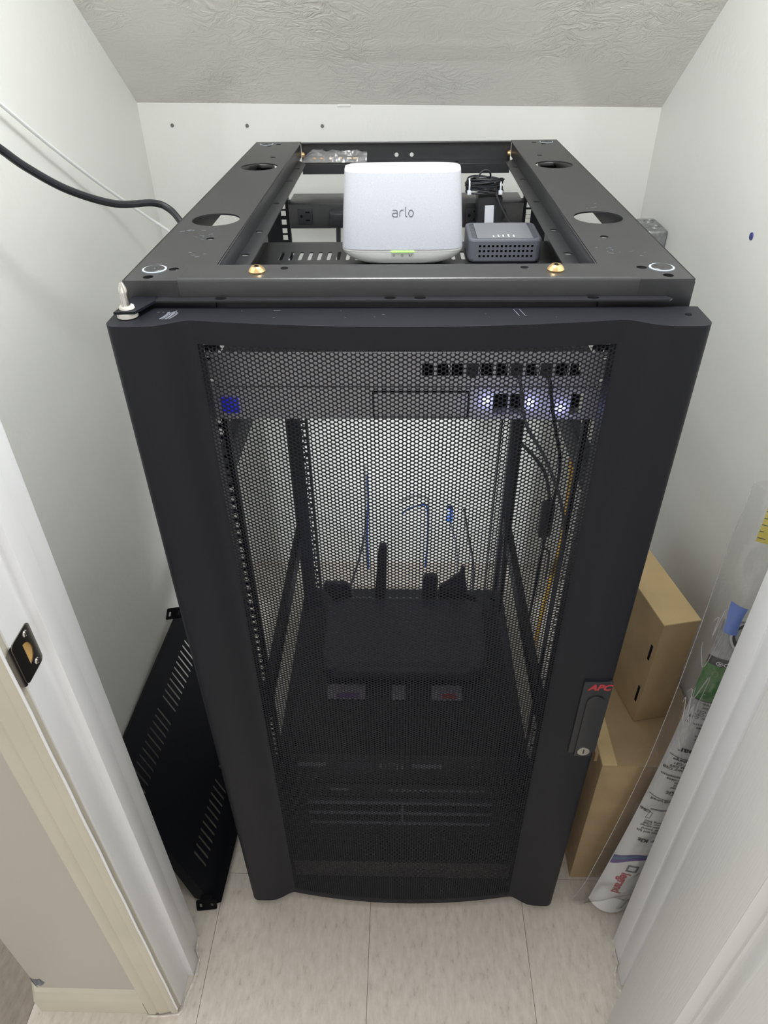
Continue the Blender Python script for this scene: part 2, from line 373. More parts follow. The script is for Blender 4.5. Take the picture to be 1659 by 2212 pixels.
# screw anchors left in the walls
for i, (x, z) in enumerate(((-0.509, 1.251), (-0.345, 1.249), (-0.181, 1.247))):
    b = MB(); b.cyl((x, 0.9975, z), (x, 1.002, z), 0.0032, 0.0045, 12); b.cyl((x+0.001, 0.9965, z), (x+0.001, 0.998, z+0.001), 0.0022, 0.0022, 10)
    b.build('wall_anchor', 'anchor', wall_back)
b = MB(); b.cyl((0.5405, 0.434, 1.167), (0.545, 0.434, 1.167), 0.0055, 0.007, 12); b.build('wall_anchor', 'bluemark', wall_right)['label'] = 'blue plastic anchor flush in the right wall'
b = MB()
for x0, x1 in ((-0.147, -0.118),): b.box(x0, x1, 0.9975, 1.001, 1.283, 1.2885, 0.0015)
b.build('paint_drip', 'wall', wall_back)

# floor of single vinyl tiles
b = MB(); b.box(-1.6, 1.6, -1.6, 1.1, -0.02, -0.0022); floor = struct(b.build('floor', 'subfloor'), 'floor of square cream vinyl tiles', 'floor')
TS = 0.305; X0 = -0.0625; gap = 0.0004
tm = {}
for key in ('tile', 'tiledark'):
    t_ = MB(); t_.box(-TS/2+gap, TS/2-gap, -TS/2+gap, TS/2-gap, -0.0021, 0.0)
    o = t_.build('tile', key, floor); o.hide_render = False; tm[key] = o
first = {'tile': True, 'tiledark': True}
for i in range(-5, 5):
    for j in range(-5, 4):
        key = 'tiledark' if i < -2 else 'tile'
        if first[key]: o = tm[key]; first[key] = False
        else: o = tm[key].copy(); COL.objects.link(o)
        o.location = (X0+TS*(i+0.5), 0.001+TS*(j+0.5), random.uniform(-0.0002, 0.0))

# left jamb, stop, casing, baseboard
b = MB(); b.box(-0.418, -0.400, -0.240, -0.12, 0.0, 2.05, 0.0012); b.box(-0.402, -0.389, -0.192, -0.163, 0.0, 2.05, 0.0008)
b.box(-0.401, -0.3985, -0.150, -0.1195, 0.0, 2.05, 0.001)
jamb_left = struct(b.build('trim_1', 'jamb'), 'white painted left door jamb with a raised stop', 'door jamb')
cas = [(-0.403, -0.240), (-0.403, -0.2505), (-0.406, -0.2525), (-0.4155, -0.2525), (-0.4175, -0.2505), (-0.420, -0.2515), (-0.436, -0.2545), (-0.440, -0.2525), (-0.4445, -0.2555), (-0.455, -0.2555), (-0.459, -0.252), (-0.459, -0.240)]
b = MB(); b.prism(cas, 0.003, 2.12, fnz); casing = struct(b.build('trim_2', 'casing'), 'cream moulded casing on the left of the doorway', 'door casing')
b = MB(); bp_ = [(-0.240, 0.0), (-0.2535, 0.0), (-0.2535, 0.045), (-0.2505, 0.052), (-0.2475, 0.058), (-0.2455, 0.066), (-0.240, 0.070)]
def base_fn(a, bb, h): return (h, a, bb)
V = []
n = len(bp_)
ends = []
for (yy, zz) in bp_:
    d = -0.240-yy
    ends.append(((-0.459, yy, zz), (-0.647-d*0.55, yy, zz), (-0.658-d*1.0, -0.222-d*0.15, zz)))
for k in range(2):
    A = [e[k] for e in ends]; B = [e[k+1] for e in ends]
    b.add(A+B, [(i, (i+1) % n, (i+1) % n+n, i+n) for i in range(n)]+[tuple(range(n)), tuple(range(2*n-1, n-1, -1))])
baseboard = struct(b.build('baseboard_front', 'casing', recalc=True), 'cream baseboard on the short wall left of the doorway', 'baseboard')
b = MB()
pts = [(-0.458, -0.257, 0.001), (-0.43, -0.257, 0.001), (-0.402, -0.253, 0.001), (-0.395, -0.243, 0.001), (-0.394, -0.225, 0.001), (-0.386, -0.196, 0.001), (-0.385, -0.165, 0.001), (-0.394, -0.150, 0.001), (-0.397, -0.125, 0.001)]
b.tube(pts, [0.002, 0.002, 0.0026, 0.0036, 0.003, 0.0035, 0.0015, 0.002, 0.0035], 6); b.build('caulk_bead', 'caulk', jamb_left)
b = MB(); b.tube([(-0.4015, -0.2515-0.0005*math.sin(i*1.7), 0.02+i*0.04) for i in range(50)], 0.0016, 6); b.build('caulk_line', 'jamb', casing)
# right jamb
b = MB(); b.box(0.412, 0.430, -0.240, -0.112, 0.0, 2.05, 0.0012); b.box(0.406, 0.414, -0.192, -0.163, 0.0, 2.05, 0.0008); b.box(0.4105, 0.413, -0.150, -0.1115, 0, 2.05, 0.001)
jamb_right = struct(b.build('trim_3', 'jamb'), 'white painted right door jamb behind the open door', 'door jamb')
b = MB(); pts = [(0.410, -0.115, 0.001), (0.408, -0.135, 0.001), (0.409, -0.155, 0.001), (0.399, -0.170, 0.001), (0.398, -0.192, 0.001), (0.407, -0.205, 0.001)]
b.tube(pts, [0.003, 0.0018, 0.002, 0.003, 0.002, 0.003], 6); b.build('caulk_bead', 'caulk', jamb_right)
# head jamb
b = MB(); b.box(-0.418, 0.43, -0.24, -0.12, 2.03, 2.06); struct(b.build('trim_4', 'jamb'), 'white head jamb over the doorway', 'door jamb')
# open hall door
DX = 0.365
b = MB()
def leaf_prof(y): pass
zb, zt = 0.012, 2.02
st = [(-0.2505, -0.365), (-0.655, -0.70), (-0.935, -1.00)]
b.box(DX+0.012, DX+0.035, -1.03, -0.2505, zb, zt)
b.box(DX, DX+0.013, -0.365, -0.2505, zb, zt, 0.0015)
b.box(DX, DX+0.013, -1.03, -0.915, zb, zt, 0.0015)
b.box(DX, DX+0.013, -0.697, -0.583, zb, zt)
for z0, z1 in ((zb, 0.235), (0.80, 0.95), (1.55, 1.65), (1.90, zt)):
    b.box(DX, DX+0.013, -0.9149, -0.3651, z0, z1)
door_leaf = struct(b.build('door_1', 'doorleaf'), 'white wood-grain panel door standing open on the right', 'door')
# moulded raised panels
for (ya, yb_) in ((-0.365, -0.583), (-0.697, -0.915)):
    for (za, zb_) in ((0.235, 0.80), (0.95, 1.55), (1.65, 1.90)):
        b = MB(); prof = [(0.0, 0.0), (0.003, 0.0042), (0.008, 0.0112), (0.0125, 0.0116), (0.0145, 0.0085), (0.017, 0.0105), (0.021, 0.0112), (0.045, 0.0015), (0.050, 0.0012)]
        rings = []
        for (ins, dep) in prof:
            x = DX+0.0005+dep
            rings.append([Vector((x, ya-ins, za+ins)), Vector((x, yb_+ins, za+ins)), Vector((x, yb_+ins, zb_-ins)), Vector((x, ya-ins, zb_-ins))])
        n4 = 4; V = [p for q in rings for p in q]
        F = []
        for i in range(len(rings)-1): F += [(i*4+k, i*4+(k+1) % 4, (i+1)*4+(k+1) % 4, (i+1)*4+k) for k in range(4)]
        F.append(tuple(range((len(rings)-1)*4, len(rings)*4)))
        b.add(V, F); b.build('panel', 'doorleaf', door_leaf, 20, recalc=True)
# strike plate
strike = None
b = MB(); hole = [(-0.2235, 0.910)] + [(-0.2235+0.017*math.sin(a)*0.75, 0.9235-0.0145*math.cos(a)) for a in [PI*i/10 for i in range(11)]] + [(-0.2235, 0.937)]
b.plate(rrect(-0.2405, -0.2015, 0.8945, 0.9525, 0.006), [hole], 0.0012, YZ(-0.3993))
prev = None; rows = []
for k in range(7):
    t = k/6; a = t*1.15
    rows.append((-0.3993-0.0085*(1-math.cos(a)), -0.2395-0.0105*math.sin(a)))
V = []
for (x, y) in rows:
    t = (-y-0.2395)/0.0105; hz = 0.029-0.012*max(0, t)**2.5
    V += [(x, y, 0.9235-hz), (x, y, 0.9235+hz)]
b.add(V, [(2*i, 2*i+1, 2*i+3, 2*i+2) for i in range(len(rows)-1)])
strike = b.build('strike_plate', 'satin', jamb_left)
for zz in (0.9025, 0.9445):
    b = MB(); b.cyl((-0.3989, -0.213, zz), (-0.3975, -0.213, zz), 0.0042, 0.0032, 14); b.box(-0.3977, -0.3971, -0.216, -0.210, zz-0.0006, zz+0.0006); b.box(-0.3977, -0.3971, -0.2136, -0.2124, zz-0.003, zz+0.003)
    b.build('screw', 'steel', strike)
b = MB(); b.box(-0.4005, -0.39995, -0.2225, -0.2105, 0.9095, 0.9375); b.build('mortise_wood', 'wood', jamb_left)['label'] = 'bare wood in the mortise'

# ------------------------------------------------------------------ server rack
H = 1.245
rack = thing('server_rack', 'tall black open-sided server rack with a perforated curved front door', 'server rack', (0, 0.41, 0))
def side_x(s, pts): return [(s*x, y) for x, y in pts]
lip_y = [(0.194), (0.300), (0.462), (0.622), (0.729)]
for s in (-1, 1):
    b = MB()
    out = [(s*0.294, 0.0), (s*0.294, 0.82), (s*0.206, 0.82), (s*0.2035, 0.015), (s*0.20, 0.0)]
    hol = [circ(s*0.248, 0.240, 0.031, 40), circ(s*0.2485, 0.579, 0.031, 40), circ(s*0.236, 0.152, 0.005), circ(s*0.237, 0.661, 0.005),
           circ(s*0.2495, 0.037, 0.0055), circ(s*0.270, 0.0115, 0.0055), circ(s*0.262, 0.775, 0.005), circ(s*0.246, 0.79, 0.005)]
    b.plate(out, hol, 0.002, T(0, 0, H-0.001))
    b.box(min(s*0.294, s*0.292), max(s*0.294, s*0.292), 0.0, 0.82, H-0.045, H, 0.0007)                       # outer flange
    b.plate([(s*0.294, H-0.0405), (s*0.294, H-0.003), (s*0.2925, H-0.0004), (s*0.20, H-0.0004), (s*0.20, H-0.0405)], [], 0.0022, XZ(0.0004))   # front end flange
    x0, x1 = sorted((s*0.2045, s*0.2065)); b.box(x0, x1, 0.03, 0.80, H-0.0245, H, 0.0006)       # inner drop face
    lipo = [(s*0.2065, 0.100), (s*0.185, 0.123), (s*0.187, 0.723), (s*0.2035, 0.755)]
    b.plate(lipo, [circ(s*0.1985, y, 0.0055, 16, 0.005) for y in (0.163, 0.267, 0.423, 0.577, 0.681)], 0.0018, T(0, 0, H-0.0235))
    b.build('top_rail', 'blackframe', rack, 30)
    for (sx, sy) in ((0.2705, 0.037), (0.270, 0.795)):
        b = MB(); b.cyl((s*sx, sy, H-0.001), (s*sx, sy, H+0.0005), 0.0135, 0.0130, 32); o = b.build('washer', 'washer', rack)
        b = MB(); b.cyl((s*sx, sy, H), (s*sx, sy, H+0.0013), 0.0112, 0.0108, 32); b.cyl((s*sx, sy, H), (s*sx, sy, H+0.0018), 0.003, 0.003, 6); b.build('flush_bolt', 'blackframe', o)
b = MB(); rs = random.Random(5)
for cx_, cy_, n_ in ((-0.271, 0.19, 9), (-0.246, 0.160, 7), (0.222, 0.10, 9), (0.245, 0.09, 4), (-0.24, 0.09, 4), (0.25, 0.30, 4)):
    for i in range(n_):
        x0 = cx_+rs.gauss(0, 0.008); y0 = cy_+rs.gauss(0, 0.006); a = rs.uniform(-0.6, 0.6); l_ = rs.uniform(0.001, 0.006)
        b.tube([(x0, y0, H), (x0+l_*math.cos(a), y0+l_*math.sin(a), H)], 0.00025+0.00025*rs.random(), 4)
o = b.build('scuff_marks', 'scuff', rack); o['kind'] = 'stuff'; o['label'] = 'pale scuffs on the top rails'
# front cross bar
b = MB()
barp = [(0.043, H+0.0025), (0.0012, H+0.0025)] + [(0.0012-0.0034*math.sin(PI/2*i/5), H-0.0009+0.0034*math.cos(PI/2*i/5)) for i in range(1, 6)] + [(-0.0022, H-0.018), (-0.0002, H-0.018), (-0.0002, H+0.0005), (0.043, H+0.0005)]
b.prism(barp, -0.236, 0.238, lambda a, c, h: (h, a, c))
for s in (-1, 1):
    b.plate([(s*0.236, H-0.003), (s*0.264, H-0.003), (s*0.268, H-0.006), (s*0.268, H-0.017), (s*0.236, H-0.017)], [], 0.002, XZ(-0.001))
b.plate([(-0.266, -0.013), (0.268, -0.013), (0.272, -0.009), (0.266, 0.0), (-0.262, 0.0)], [circ(x, -0.0062, 0.0062, 16, 0.0042) for x in (-0.192, -0.016, 0.015, 0.192)], 0.0018, T(0, 0, H-0.0175))
b.box(-0.29, 0.29, 0.004, 0.008, H-0.06, H-0.002)
b.build('front_bar', 'blackframe', rack, 30)
frame_bar = None
for x, y in ((-0.156, 0.019), (0.156, 0.021)):
    b = MB(); rings = []
    for z, r in ((0.0, 0.0086), (0.0014, 0.0090), (0.0042, 0.0074), (0.0062, 0.0052)): rings.append([Vector((x+r*math.cos(2*PI*i/24), y+r*math.sin(2*PI*i/24), H+0.0025+z)) for i in range(24)])
    b.loft(rings); o = b.build('bolt', 'gold', rack)
    b = MB(); b.cyl((x, y, H+0.0085), (x, y, H+0.0091), 0.0028, 0.0023, 6); b.build('hex_socket', 'blackdark', o)
for x in (-0.129, 0.125):
    b = MB(); b.cyl((x, 0.031, H+0.0024), (x, 0.031, H+0.0027), 0.0042, 0.0042, 14); b.build('bolt_hole', 'blackdark', rack)
# rear cross bar
b = MB()
b.box(-0.206, 0.206, 0.808, 0.82, H-0.003, H-0.001)
b.plate(rect(-0.206, 0.206, H-0.034, H-0.002), [circ(-0.018, H-0.024, 0.004), circ(0.012, H-0.024, 0.004)], 0.002, XZ(0.817))
b.plate([(-0.206, 0.815), (-0.206, 0.786), (-0.202, 0.782), (0.202, 0.782), (0.206, 0.786), (0.206, 0.815)], [circ(-0.15, 0.795, 0.0045), circ(0.10, 0.795, 0.0045)], 0.0018, T(0, 0, H-0.034))
b.box(-0.202, 0.202, 0.7815, 0.7835, H-0.052, H-0.0342)
b.build('rear_bar', 'blackframe', rack, 30)
for x in (-0.203, 0.203):
    b = MB(); s = 1 if x < 0 else -1; b.cyl((x, 0.800, H-0.020), (x+s*0.005, 0.800, H-0.020), 0.0065, 0.004, 16); b.build('bolt', 'gold', rack)
# posts with square holes
UZ = []
z = 0.075
U0 = 1.0605-21*0.04445
for u in range(25):
    for o_ in (0.00635, 0.0222, 0.0381): UZ.append(U0+u*0.04445+o_)
UZ = [q for q in UZ if q < 1.19]
for s in (-1, 1):
    for (y, nm) in ((0.047, 'front_post'), (0.69, 'rear_post')):
        b = MB()
        out = rect(min(s*0.222, s*0.266), max(s*0.222, s*0.266), 0.06, 1.205)
        b.plate(out, [rect(s*0.2326-0.00475, s*0.2326+0.00475, q-0.00475, q+0.00475) for q in UZ], 0.002, XZ(y))
        x0, x1 = sorted((s*0.264, s*0.266)); b.box(x0, x1, y, y+0.055, 0.06, 1.205)
        x0, x1 = sorted((s*0.222, s*0.224)); b.box(x0, x1, y, y+0.012, 0.06, 1.205)
        b.build(nm, 'black', rack, 30)
    for (y0, y1) in ((0.006, 0.040), (0.785, 0.818)):
        b = MB(); x0, x1 = sorted((s*0.262, s*0.292)); b.box(x0, x1, y0, y1, 0.045, 1.205, 0.002); b.build('corner_upright', 'black', rack)
    for z0, z1 in ((0.875, 0.925), (0.305, 0.35), (0.045, 0.09)):
        b = MB(); x0, x1 = sorted((s*0.266, s*0.284)); b.box(x0, x1, 0.03, 0.80, z0, z1, 0.002); b.build('side_beam', 'black', rack)
    for y in (0.035, 0.78):
        b = MB(); b.cyl((s*0.262, y, 0.0), (s*0.262, y, 0.008), 0.02, 0.018, 20); b.cyl((s*0.262, y, 0.006), (s*0.262, y, 0.05), 0.006, 0.006, 12); b.build('leveling_foot', 'blackplastic', rack)
b = MB(); b.box(-0.29, 0.29, 0.01, 0.82, 0.040, 0.050); b.build('base_plate', 'black', rack)
# ---- curved perforated door
ZB, ZT = 0.023, 1.2205
def prof():
    p = [(-0.2985, -0.011), (-0.2985, -0.050)]
    for i in range(1, 6):
        a = PI + (PI/2)*i/6; p.append((-0.2865+0.012*math.cos(a), -0.0505+0.0125*math.sin(a)))
    p += [(-0.2855, -0.063), (-0.275, -0.0632), (-0.262, -0.0628), (-0.250, -0.0610), (-0.2395, -0.0565), (-0.229, -0.0505), (-0.222, -0.0470), (-0.2185, -0.0462)]
    return p
def ybul(x): return -0.0636+0.0175*(x/0.2145)**2
LP = prof(); LP.append((-0.2145, ybul(0.2145)))
FULL = LP + [(x, ybul(x)) for x in np.linspace(-0.2145, 0.2145, 41)[1:-1]] + [(-x, y) for x, y in reversed(LP)]
rdoor = MB()
# pillars
def shell(poly, z0, z1):
    n = len(poly); V = [(x, y, z0) for x, y in poly]+[(x, y, z1) for x, y in poly]
    rdoor.add(V, [(i, i+1, i+1+n, i+n) for i in range(n-1)])
shell(LP, ZB, ZT); shell([(-x, y) for x, y in reversed(LP)], ZB, ZT)
MZ0, MZ1 = 0.038, 1.197
mid = [(x, ybul(x)) for x in np.linspace(-0.2145, 0.2145, 41)]
shell(mid, MZ1, ZT); shell(mid, ZB, MZ0)
# top and bottom closing plates with the door's outline
for zz, fl in ((ZT, False), (ZB, True)):
    poly = FULL
    V = [(x, y, zz) for x, y in poly]
    back = [(x, -0.011, zz) for x, y in poly]
    n = len(poly); F = [(i, i+1, i+1+n, i+n) for i in range(n-1)]
    if fl: F = [f[::-1] for f in F]
    rdoor.add(V+back, F)
bmesh.ops.remove_doubles(rdoor.bm, verts=rdoor.bm.verts, dist=0.0002)
# inner returns behind the mesh edges
for s in (-1, 1):
    x0, x1 = sorted((s*0.2145, s*0.2160)); rdoor.box(x0, x1, -0.0445, -0.020, ZB+0.002, ZT-0.002)
rdoor.box(-0.2145, 0.2145, -0.0455, -0.0435, 1.1975, ZT-0.002)
bmesh.ops.recalc_face_normals(rdoor.bm, faces=rdoor.bm.faces)
door = rdoor.build('door', 'black', rack, 28)
door['label'] = 'black steel door bulging forward in the middle with broad rounded sides'
mod = door.modifiers.new('bevel', 'BEVEL'); mod.width = 0.0020; mod.segments = 3; mod.limit_method = 'ANGLE'; mod.angle_limit = math.radians(50)
# perforated sheet: one hexagonal cell with a 12-sided hole per perforation
p = 0.0050; dx = p*math.sqrt(3)/2; R = p/math.sqrt(3); hr = 0.00202
nx = int(0.429/dx); nz = int((MZ1-MZ0)/p)
cx = (np.arange(nx)-(nx-1)/2)*dx
cells = []
ang = np.arange(12)*PI/6
orad = np.where(np.arange(12) % 2 == 0, R, R*math.cos(PI/6))
for i, x in enumerate(cx):
    off = 0.5*p if i % 2 else 0.0
    zz = MZ0+0.0025+off+np.arange(nz)*p; zz = zz[zz < MZ1-0.001]
    cells.append(np.stack([np.full(len(zz), x), zz], 1))
cells = np.concatenate(cells); nc = len(cells)
ox = cells[:, None, 0]+orad*np.cos(ang); oz = cells[:, None, 1]+orad*np.sin(ang)
ix = cells[:, None, 0]+hr*np.cos(ang); iz = cells[:, None, 1]+hr*np.sin(ang)
ox = np.clip(ox, -0.2145, 0.2145); oz = np.clip(oz, MZ0, MZ1)
def yb(x): return -0.0636+0.0175*(x/0.2145)**2
th = 0.0011
V = np.stack([np.stack([ox, yb(ox), oz], -1), np.stack([ix, yb(ix), iz], -1), np.stack([ix, yb(ix)+th, iz], -1)], 1)   # nc,3,12,3
k = np.arange(12); k1 = (k+1) % 12
q1 = np.stack([k, k1, 12+k1, 12+k], 1); q2 = np.stack([12+k, 12+k1, 24+k1, 24+k], 1)
Q = (np.concatenate([q1, q2])[None]+(np.arange(nc)*36)[:, None, None]).reshape(-1, 4)
# thin closing strips above and below and beside the cells
me = bpy.data.meshes.new('perforated_panel')
Vf = V.reshape(-1, 3).astype(np.float32); nq = len(Q)
me.vertices.add(len(Vf)); me.vertices.foreach_set('co', Vf.ravel())
me.loops.add(nq*4); me.loops.foreach_set('vertex_index', Q.ravel().astype(np.int32))
me.polygons.add(nq); me.polygons.foreach_set('loop_start', (np.arange(nq)*4).astype(np.int32))
me.update(calc_edges=True); me.materials.append(M['black'])
o = bpy.data.objects.new('perforated_panel', me); COL.objects.link(o); o.parent = door; o.matrix_parent_inverse = (rack.matrix_basis).inverted() if False else Matrix.Identity(4)
door_inv = None
# close the odd-column half steps at top and bottom
b = MB()
for zz0, zz1 in ((MZ0-0.0015, MZ0+0.0028), (MZ1-0.0016, MZ1+0.001)):
    b.grid(lambda u, v, z0=zz0, z1=zz1: Vector((-0.2145+0.429*u, ybul(-0.2145+0.429*u)+0.0002, z0+(z1-z0)*v)), 40, 1)
for s in (-1, 1):
    b.grid(lambda u, v, s=s: Vector((s*(0.2128+0.002*u), ybul(0.2138)+0.0002, MZ0+(MZ1-MZ0)*v)), 1, 2)
b.build('panel_edge', 'black', door)
# handle
HY = -0.0632
b = MB(); b.prism([(0.2545, 0.537), (0.2545, 0.700), (0.256, 0.7015), (0.2935, 0.7015), (0.2955, 0.699), (0.2955, 0.537)], HY+0.004, HY-0.0035, lambda a, c, h: (a, h, c), 0.0008)
hb = b.build('handle', 'blackplastic', door)
b = MB(); pl = [(0.264+0.013+0.013*math.cos(a), 0.660+0.013*math.sin(a)) for a in [PI*i/12 for i in range(13)]]
pl = [(x-0.0005, z) for x, z in pl] + [(0.2635, 0.532), (0.2895, 0.532)]
b.prism(pl, HY-0.001, HY-0.0062, lambda a, c, h: (a, h, c), 0.0014); b.build('swing_lever', 'blackplastic', door)
b = MB(); b.mesh(text_mesh('APC', 0.0165, 0.0002, 0.0007, 0.28, space=1.0), basis((0.2775, HY-0.0037, 0.6905), Vector((1, 0, 0)), Vector((0, 0, 1)), Vector((0, -1, 0))))
b.build('brand_lettering', 'red', door, 80)['label'] = 'red brand lettering above the door lever'
b = MB(); b.cyl((0.2765, HY-0.0055, 0.545), (0.2765, HY-0.0072, 0.545), 0.0096, 0.0092, 28); lk = b.build('lock_cylinder', 'steel', door)
lk['label'] = 'round silver key lock'
b = MB(); b.box(0.2757, 0.2773, HY-0.0078, HY-0.0070, 0.5405, 0.5495); b.build('keyhole', 'ink', door)
b = MB(); rs = random.Random(11)
for i in range(9):
    x0 = -0.2475+0.0013*i; y0 = -0.043+rs.uniform(-0.003, 0.004)+0.0004*i
    b.tube([(x0, y0, ZT), (x0+0.0035, y0+0.010, ZT), (x0+0.004, y0+0.018+rs.uniform(-0.004, 0.004), ZT)], 0.0003+0.0002*rs.random(), 4, smooth=3)
for x0 in (0.110, 0.116): b.tube([(x0, -0.018, ZT), (x0+0.004, -0.036, ZT)], 0.0003, 4)
for i in range(14):
    x0 = rs.uniform(-0.29, 0.29); y0 = rs.uniform(-0.042, -0.02); a = rs.uniform(0, PI); l_ = rs.uniform(0.001, 0.005)
    b.tube([(x0, y0, ZT), (x0+l_*math.cos(a), y0+0.3*l_*math.sin(a), ZT)], 0.00022, 4)
o = b.build('scuff_marks', 'scuff', door); o['kind'] = 'stuff'; o['label'] = 'pale scuffs and scratches on the door top'
# hinge bracket and pin (on the frame)
b = MB(); b.plate([(-0.2915, -0.046), (-0.2705, -0.045), (-0.2590, -0.013), (-0.2590, 0.002), (-0.2860, 0.002), (-0.2865, -0.018)], [], 0.0025, T(0, 0, 1.2275)); hbk = b.build('hinge_bracket', 'black', rack)
b = MB(); rings = []
for z, r in ((1.2185, 0.0045), (1.246, 0.0045), (1.2462, 0.0052), (1.2485, 0.0052), (1.2555, 0.0022), (1.257, 0.0014)): rings.append([Vector((-0.2815+r*math.cos(2*PI*i/20), -0.034+r*math.sin(2*PI*i/20), z-0.002)) for i in range(20)])
b.loft(rings); b.build('hinge_pin', 'steel', rack)['label'] = 'upright bright steel hinge pin with a pointed tip'
b = MB(); b.cyl((-0.2815, -0.034, 1.2285), (-0.2815, -0.034, 1.2310), 0.0078, 0.0072, 24); b.cyl((-0.2815, -0.036, 1.2212), (-0.2815, -0.036, 1.2262), 0.0105, 0.0105, 24); b.build('nylon_washer', 'nylon', rack)
b = MB(); b.cyl((0.282, -0.033, ZT-0.001), (0.282, -0.033, ZT+0.0003), 0.0035, 0.0035, 12); b.build('pin_hole', 'blackdark', door)

# ------------------------------------------------------------------ rack-mounted equipment
def ears(b, z0, z1, y=0.043):
    for s in (-1, 1):
        b.plate(rect(min(s*0.215, s*0.241), max(s*0.215, s*0.241), z0, z1), [slot(s*0.2326, z0+0.008, 0.010, 0.006), slot(s*0.2326, z1-0.008, 0.010, 0.006)], 0.002, XZ(y-0.0015))
# patch panel
zp0, zp1 = 1.1050, 1.1485
pp = thing('network_patch_bay', 'grey keystone patch panel, the upper of two units behind the top of the mesh', 'patch panel', (0, 0.04, zp0))
op = {13, 14, 15, 17, 18, 20, 22, 23}; filled = {16, 19, 21}
b = MB(); px = [-0.1965+0.0172*i for i in range(24)]
b.plate(rect(-0.2405, 0.2405, zp0+0.0005, zp1-0.0005), [rect(x-0.0070, x+0.0070, 1.1185, 1.1345) for i, x in enumerate(px) if i in op or i in filled] + [slot(s*0.2326, zz, 0.010, 0.006) for s in (-1, 1) for zz in (1.112, 1.141)], 0.002, XZ(0.0405))
b.box(-0.214, 0.214, 0.042, 0.075, zp1-0.003, zp1-0.001); b.box(-0.214, 0.214, 0.042, 0.075, zp0+0.001, zp0+0.003)
b.build('faceplate', 'panelgrey', pp)
for i, x in enumerate(px):
    if i in op:
        b = MB(); b.box(x-0.0072, x+0.0072, 0.0565, 0.075, 1.1175, 1.1355); b.box(x-0.0075, x+0.0075, 0.0425, 0.075, 1.1350, 1.1365); b.box(x-0.0075, x+0.0075, 0.0425, 0.075, 1.1165, 1.1180); b.build('port', 'blackdark', pp)
    elif i in filled:
        b = MB(); b.box(x-0.0068, x+0.0068, 0.0375, 0.060, 1.1190, 1.1340, 0.0008); b.box(x-0.004, x+0.004, 0.028, 0.038, 1.121, 1.129, 0.0008); b.build('jack', 'blackplastic', pp)
    else:
        b = MB(); b.box(x-0.0068, x+0.0068, 0.0385, 0.045, 1.1185, 1.1345, 0.0006); b.build('blank_insert', 'panelgrey', pp)
# second unit
zq0, zq1 = 1.0605, 1.1040
ru = thing('rack_power_unit', 'grey rack unit with a glowing blue button, below the patch panel', 'rack unit', (0, 0.04, zq0))
b = MB(); b.plate(rect(-0.2405, 0.2405, zq0+0.0005, zq1-0.0005), [rect(x0, x1, 1.0675, 1.0955) for x0, x1 in ((0.106, 0.124), (0.126, 0.144), (0.1985, 0.2135))], 0.002, XZ(0.0405)); b.box(-0.214, 0.214, 0.042, 0.10, zq0+0.001, zq0+0.003); b.box(-0.214, 0.214, 0.042, 0.10, zq1-0.003, zq1-0.001); b.build('faceplate', 'panelgrey', ru)
b = MB()
for x0, x1 in ((0.106, 0.124), (0.126, 0.144), (0.1985, 0.2135)):
    b2 = MB(); b2.box(x0-0.0008, x1+0.0008, 0.060, 0.075, 1.066, 1.097); b2.build('socket', 'blackdark', ru)
b.box(-0.037, 0.075, 0.0372, 0.040, 1.0655, 1.0975, 0.0008); b.build('window', 'panelgrey', ru)
b = MB(); b.box(-0.039, -0.0375, 0.0382, 0.0396, 1.0645, 1.0985); b.box(0.0755, 0.077, 0.0382, 0.0396, 1.0645, 1.0985); b.box(-0.038, 0.076, 0.0382, 0.0396, 1.0638, 1.0650); b.box(-0.038, 0.076, 0.0382, 0.0396, 1.0980, 1.0992); b.build('window_trim', 'blackdark', ru)
b = MB(); b.box(-0.2225, -0.2015, 0.036, 0.0396, 1.0705, 1.0905, 0.001); b.build('power_button', 'ledblue', ru)['label'] = 'square button glowing blue'
for x, zz in ((0.0985, 1.086), (0.150, 1.0835), (0.1875, 1.0765)):
    b = MB(); b.cyl((x, 0.0396, zz), (x, 0.0365, zz), 0.0030, 0.0022, 14); b.build('status_light', 'ledwhite', ru)
for x, zz in ((0.0985, 1.086), (0.150, 1.0835), (0.1875, 1.0765)):
    l = bpy.data.lights.new('status_glow', 'POINT'); l.energy = 0.008; l.color = (0.45, 0.48, 1.0); l.shadow_soft_size = 0.003
    lo = bpy.data.objects.new('status_glow', l); COL.objects.link(lo); lo.location = (x, 0.030, zz); lo.parent = ru; lo.matrix_parent_inverse = ru.matrix_basis.inverted()
# vented shelf on the top unit
ZS = 1.163
sh = thing('rack_shelf', 'black vented rack shelf under the white hub at the top of the rack', 'shelf', (0, 0.24, ZS))
sl = [slot(-0.186+0.0143*i, 0.356, 0.0060, 0.040) for i in range(27)] + [slot(-0.186+0.0143*i, 0.20, 0.0060, 0.040) for i in range(27)]
b = MB(); b.plate(rect(-0.218, 0.218, 0.042, 0.428), sl, 0.0018, T(0, 0, ZS-0.001)); b.build('tray', 'blackframe', sh)
for s in (-1, 1):
    b = MB(); x0, x1 = sorted((s*0.218, s*0.2198)); b.box(x0, x1, 0.042, 0.428, ZS-0.002, ZS+0.020, 0.0006)
    b.plate(rect(min(s*0.215, s*0.241), max(s*0.215, s*0.241), ZS-0.012, ZS+0.030), [slot(s*0.2326, ZS-0.004, 0.010, 0.006), slot(s*0.2326, ZS+0.022, 0.010, 0.006)], 0.002, XZ(0.043)); b.build('side_flange', 'blackframe', sh)
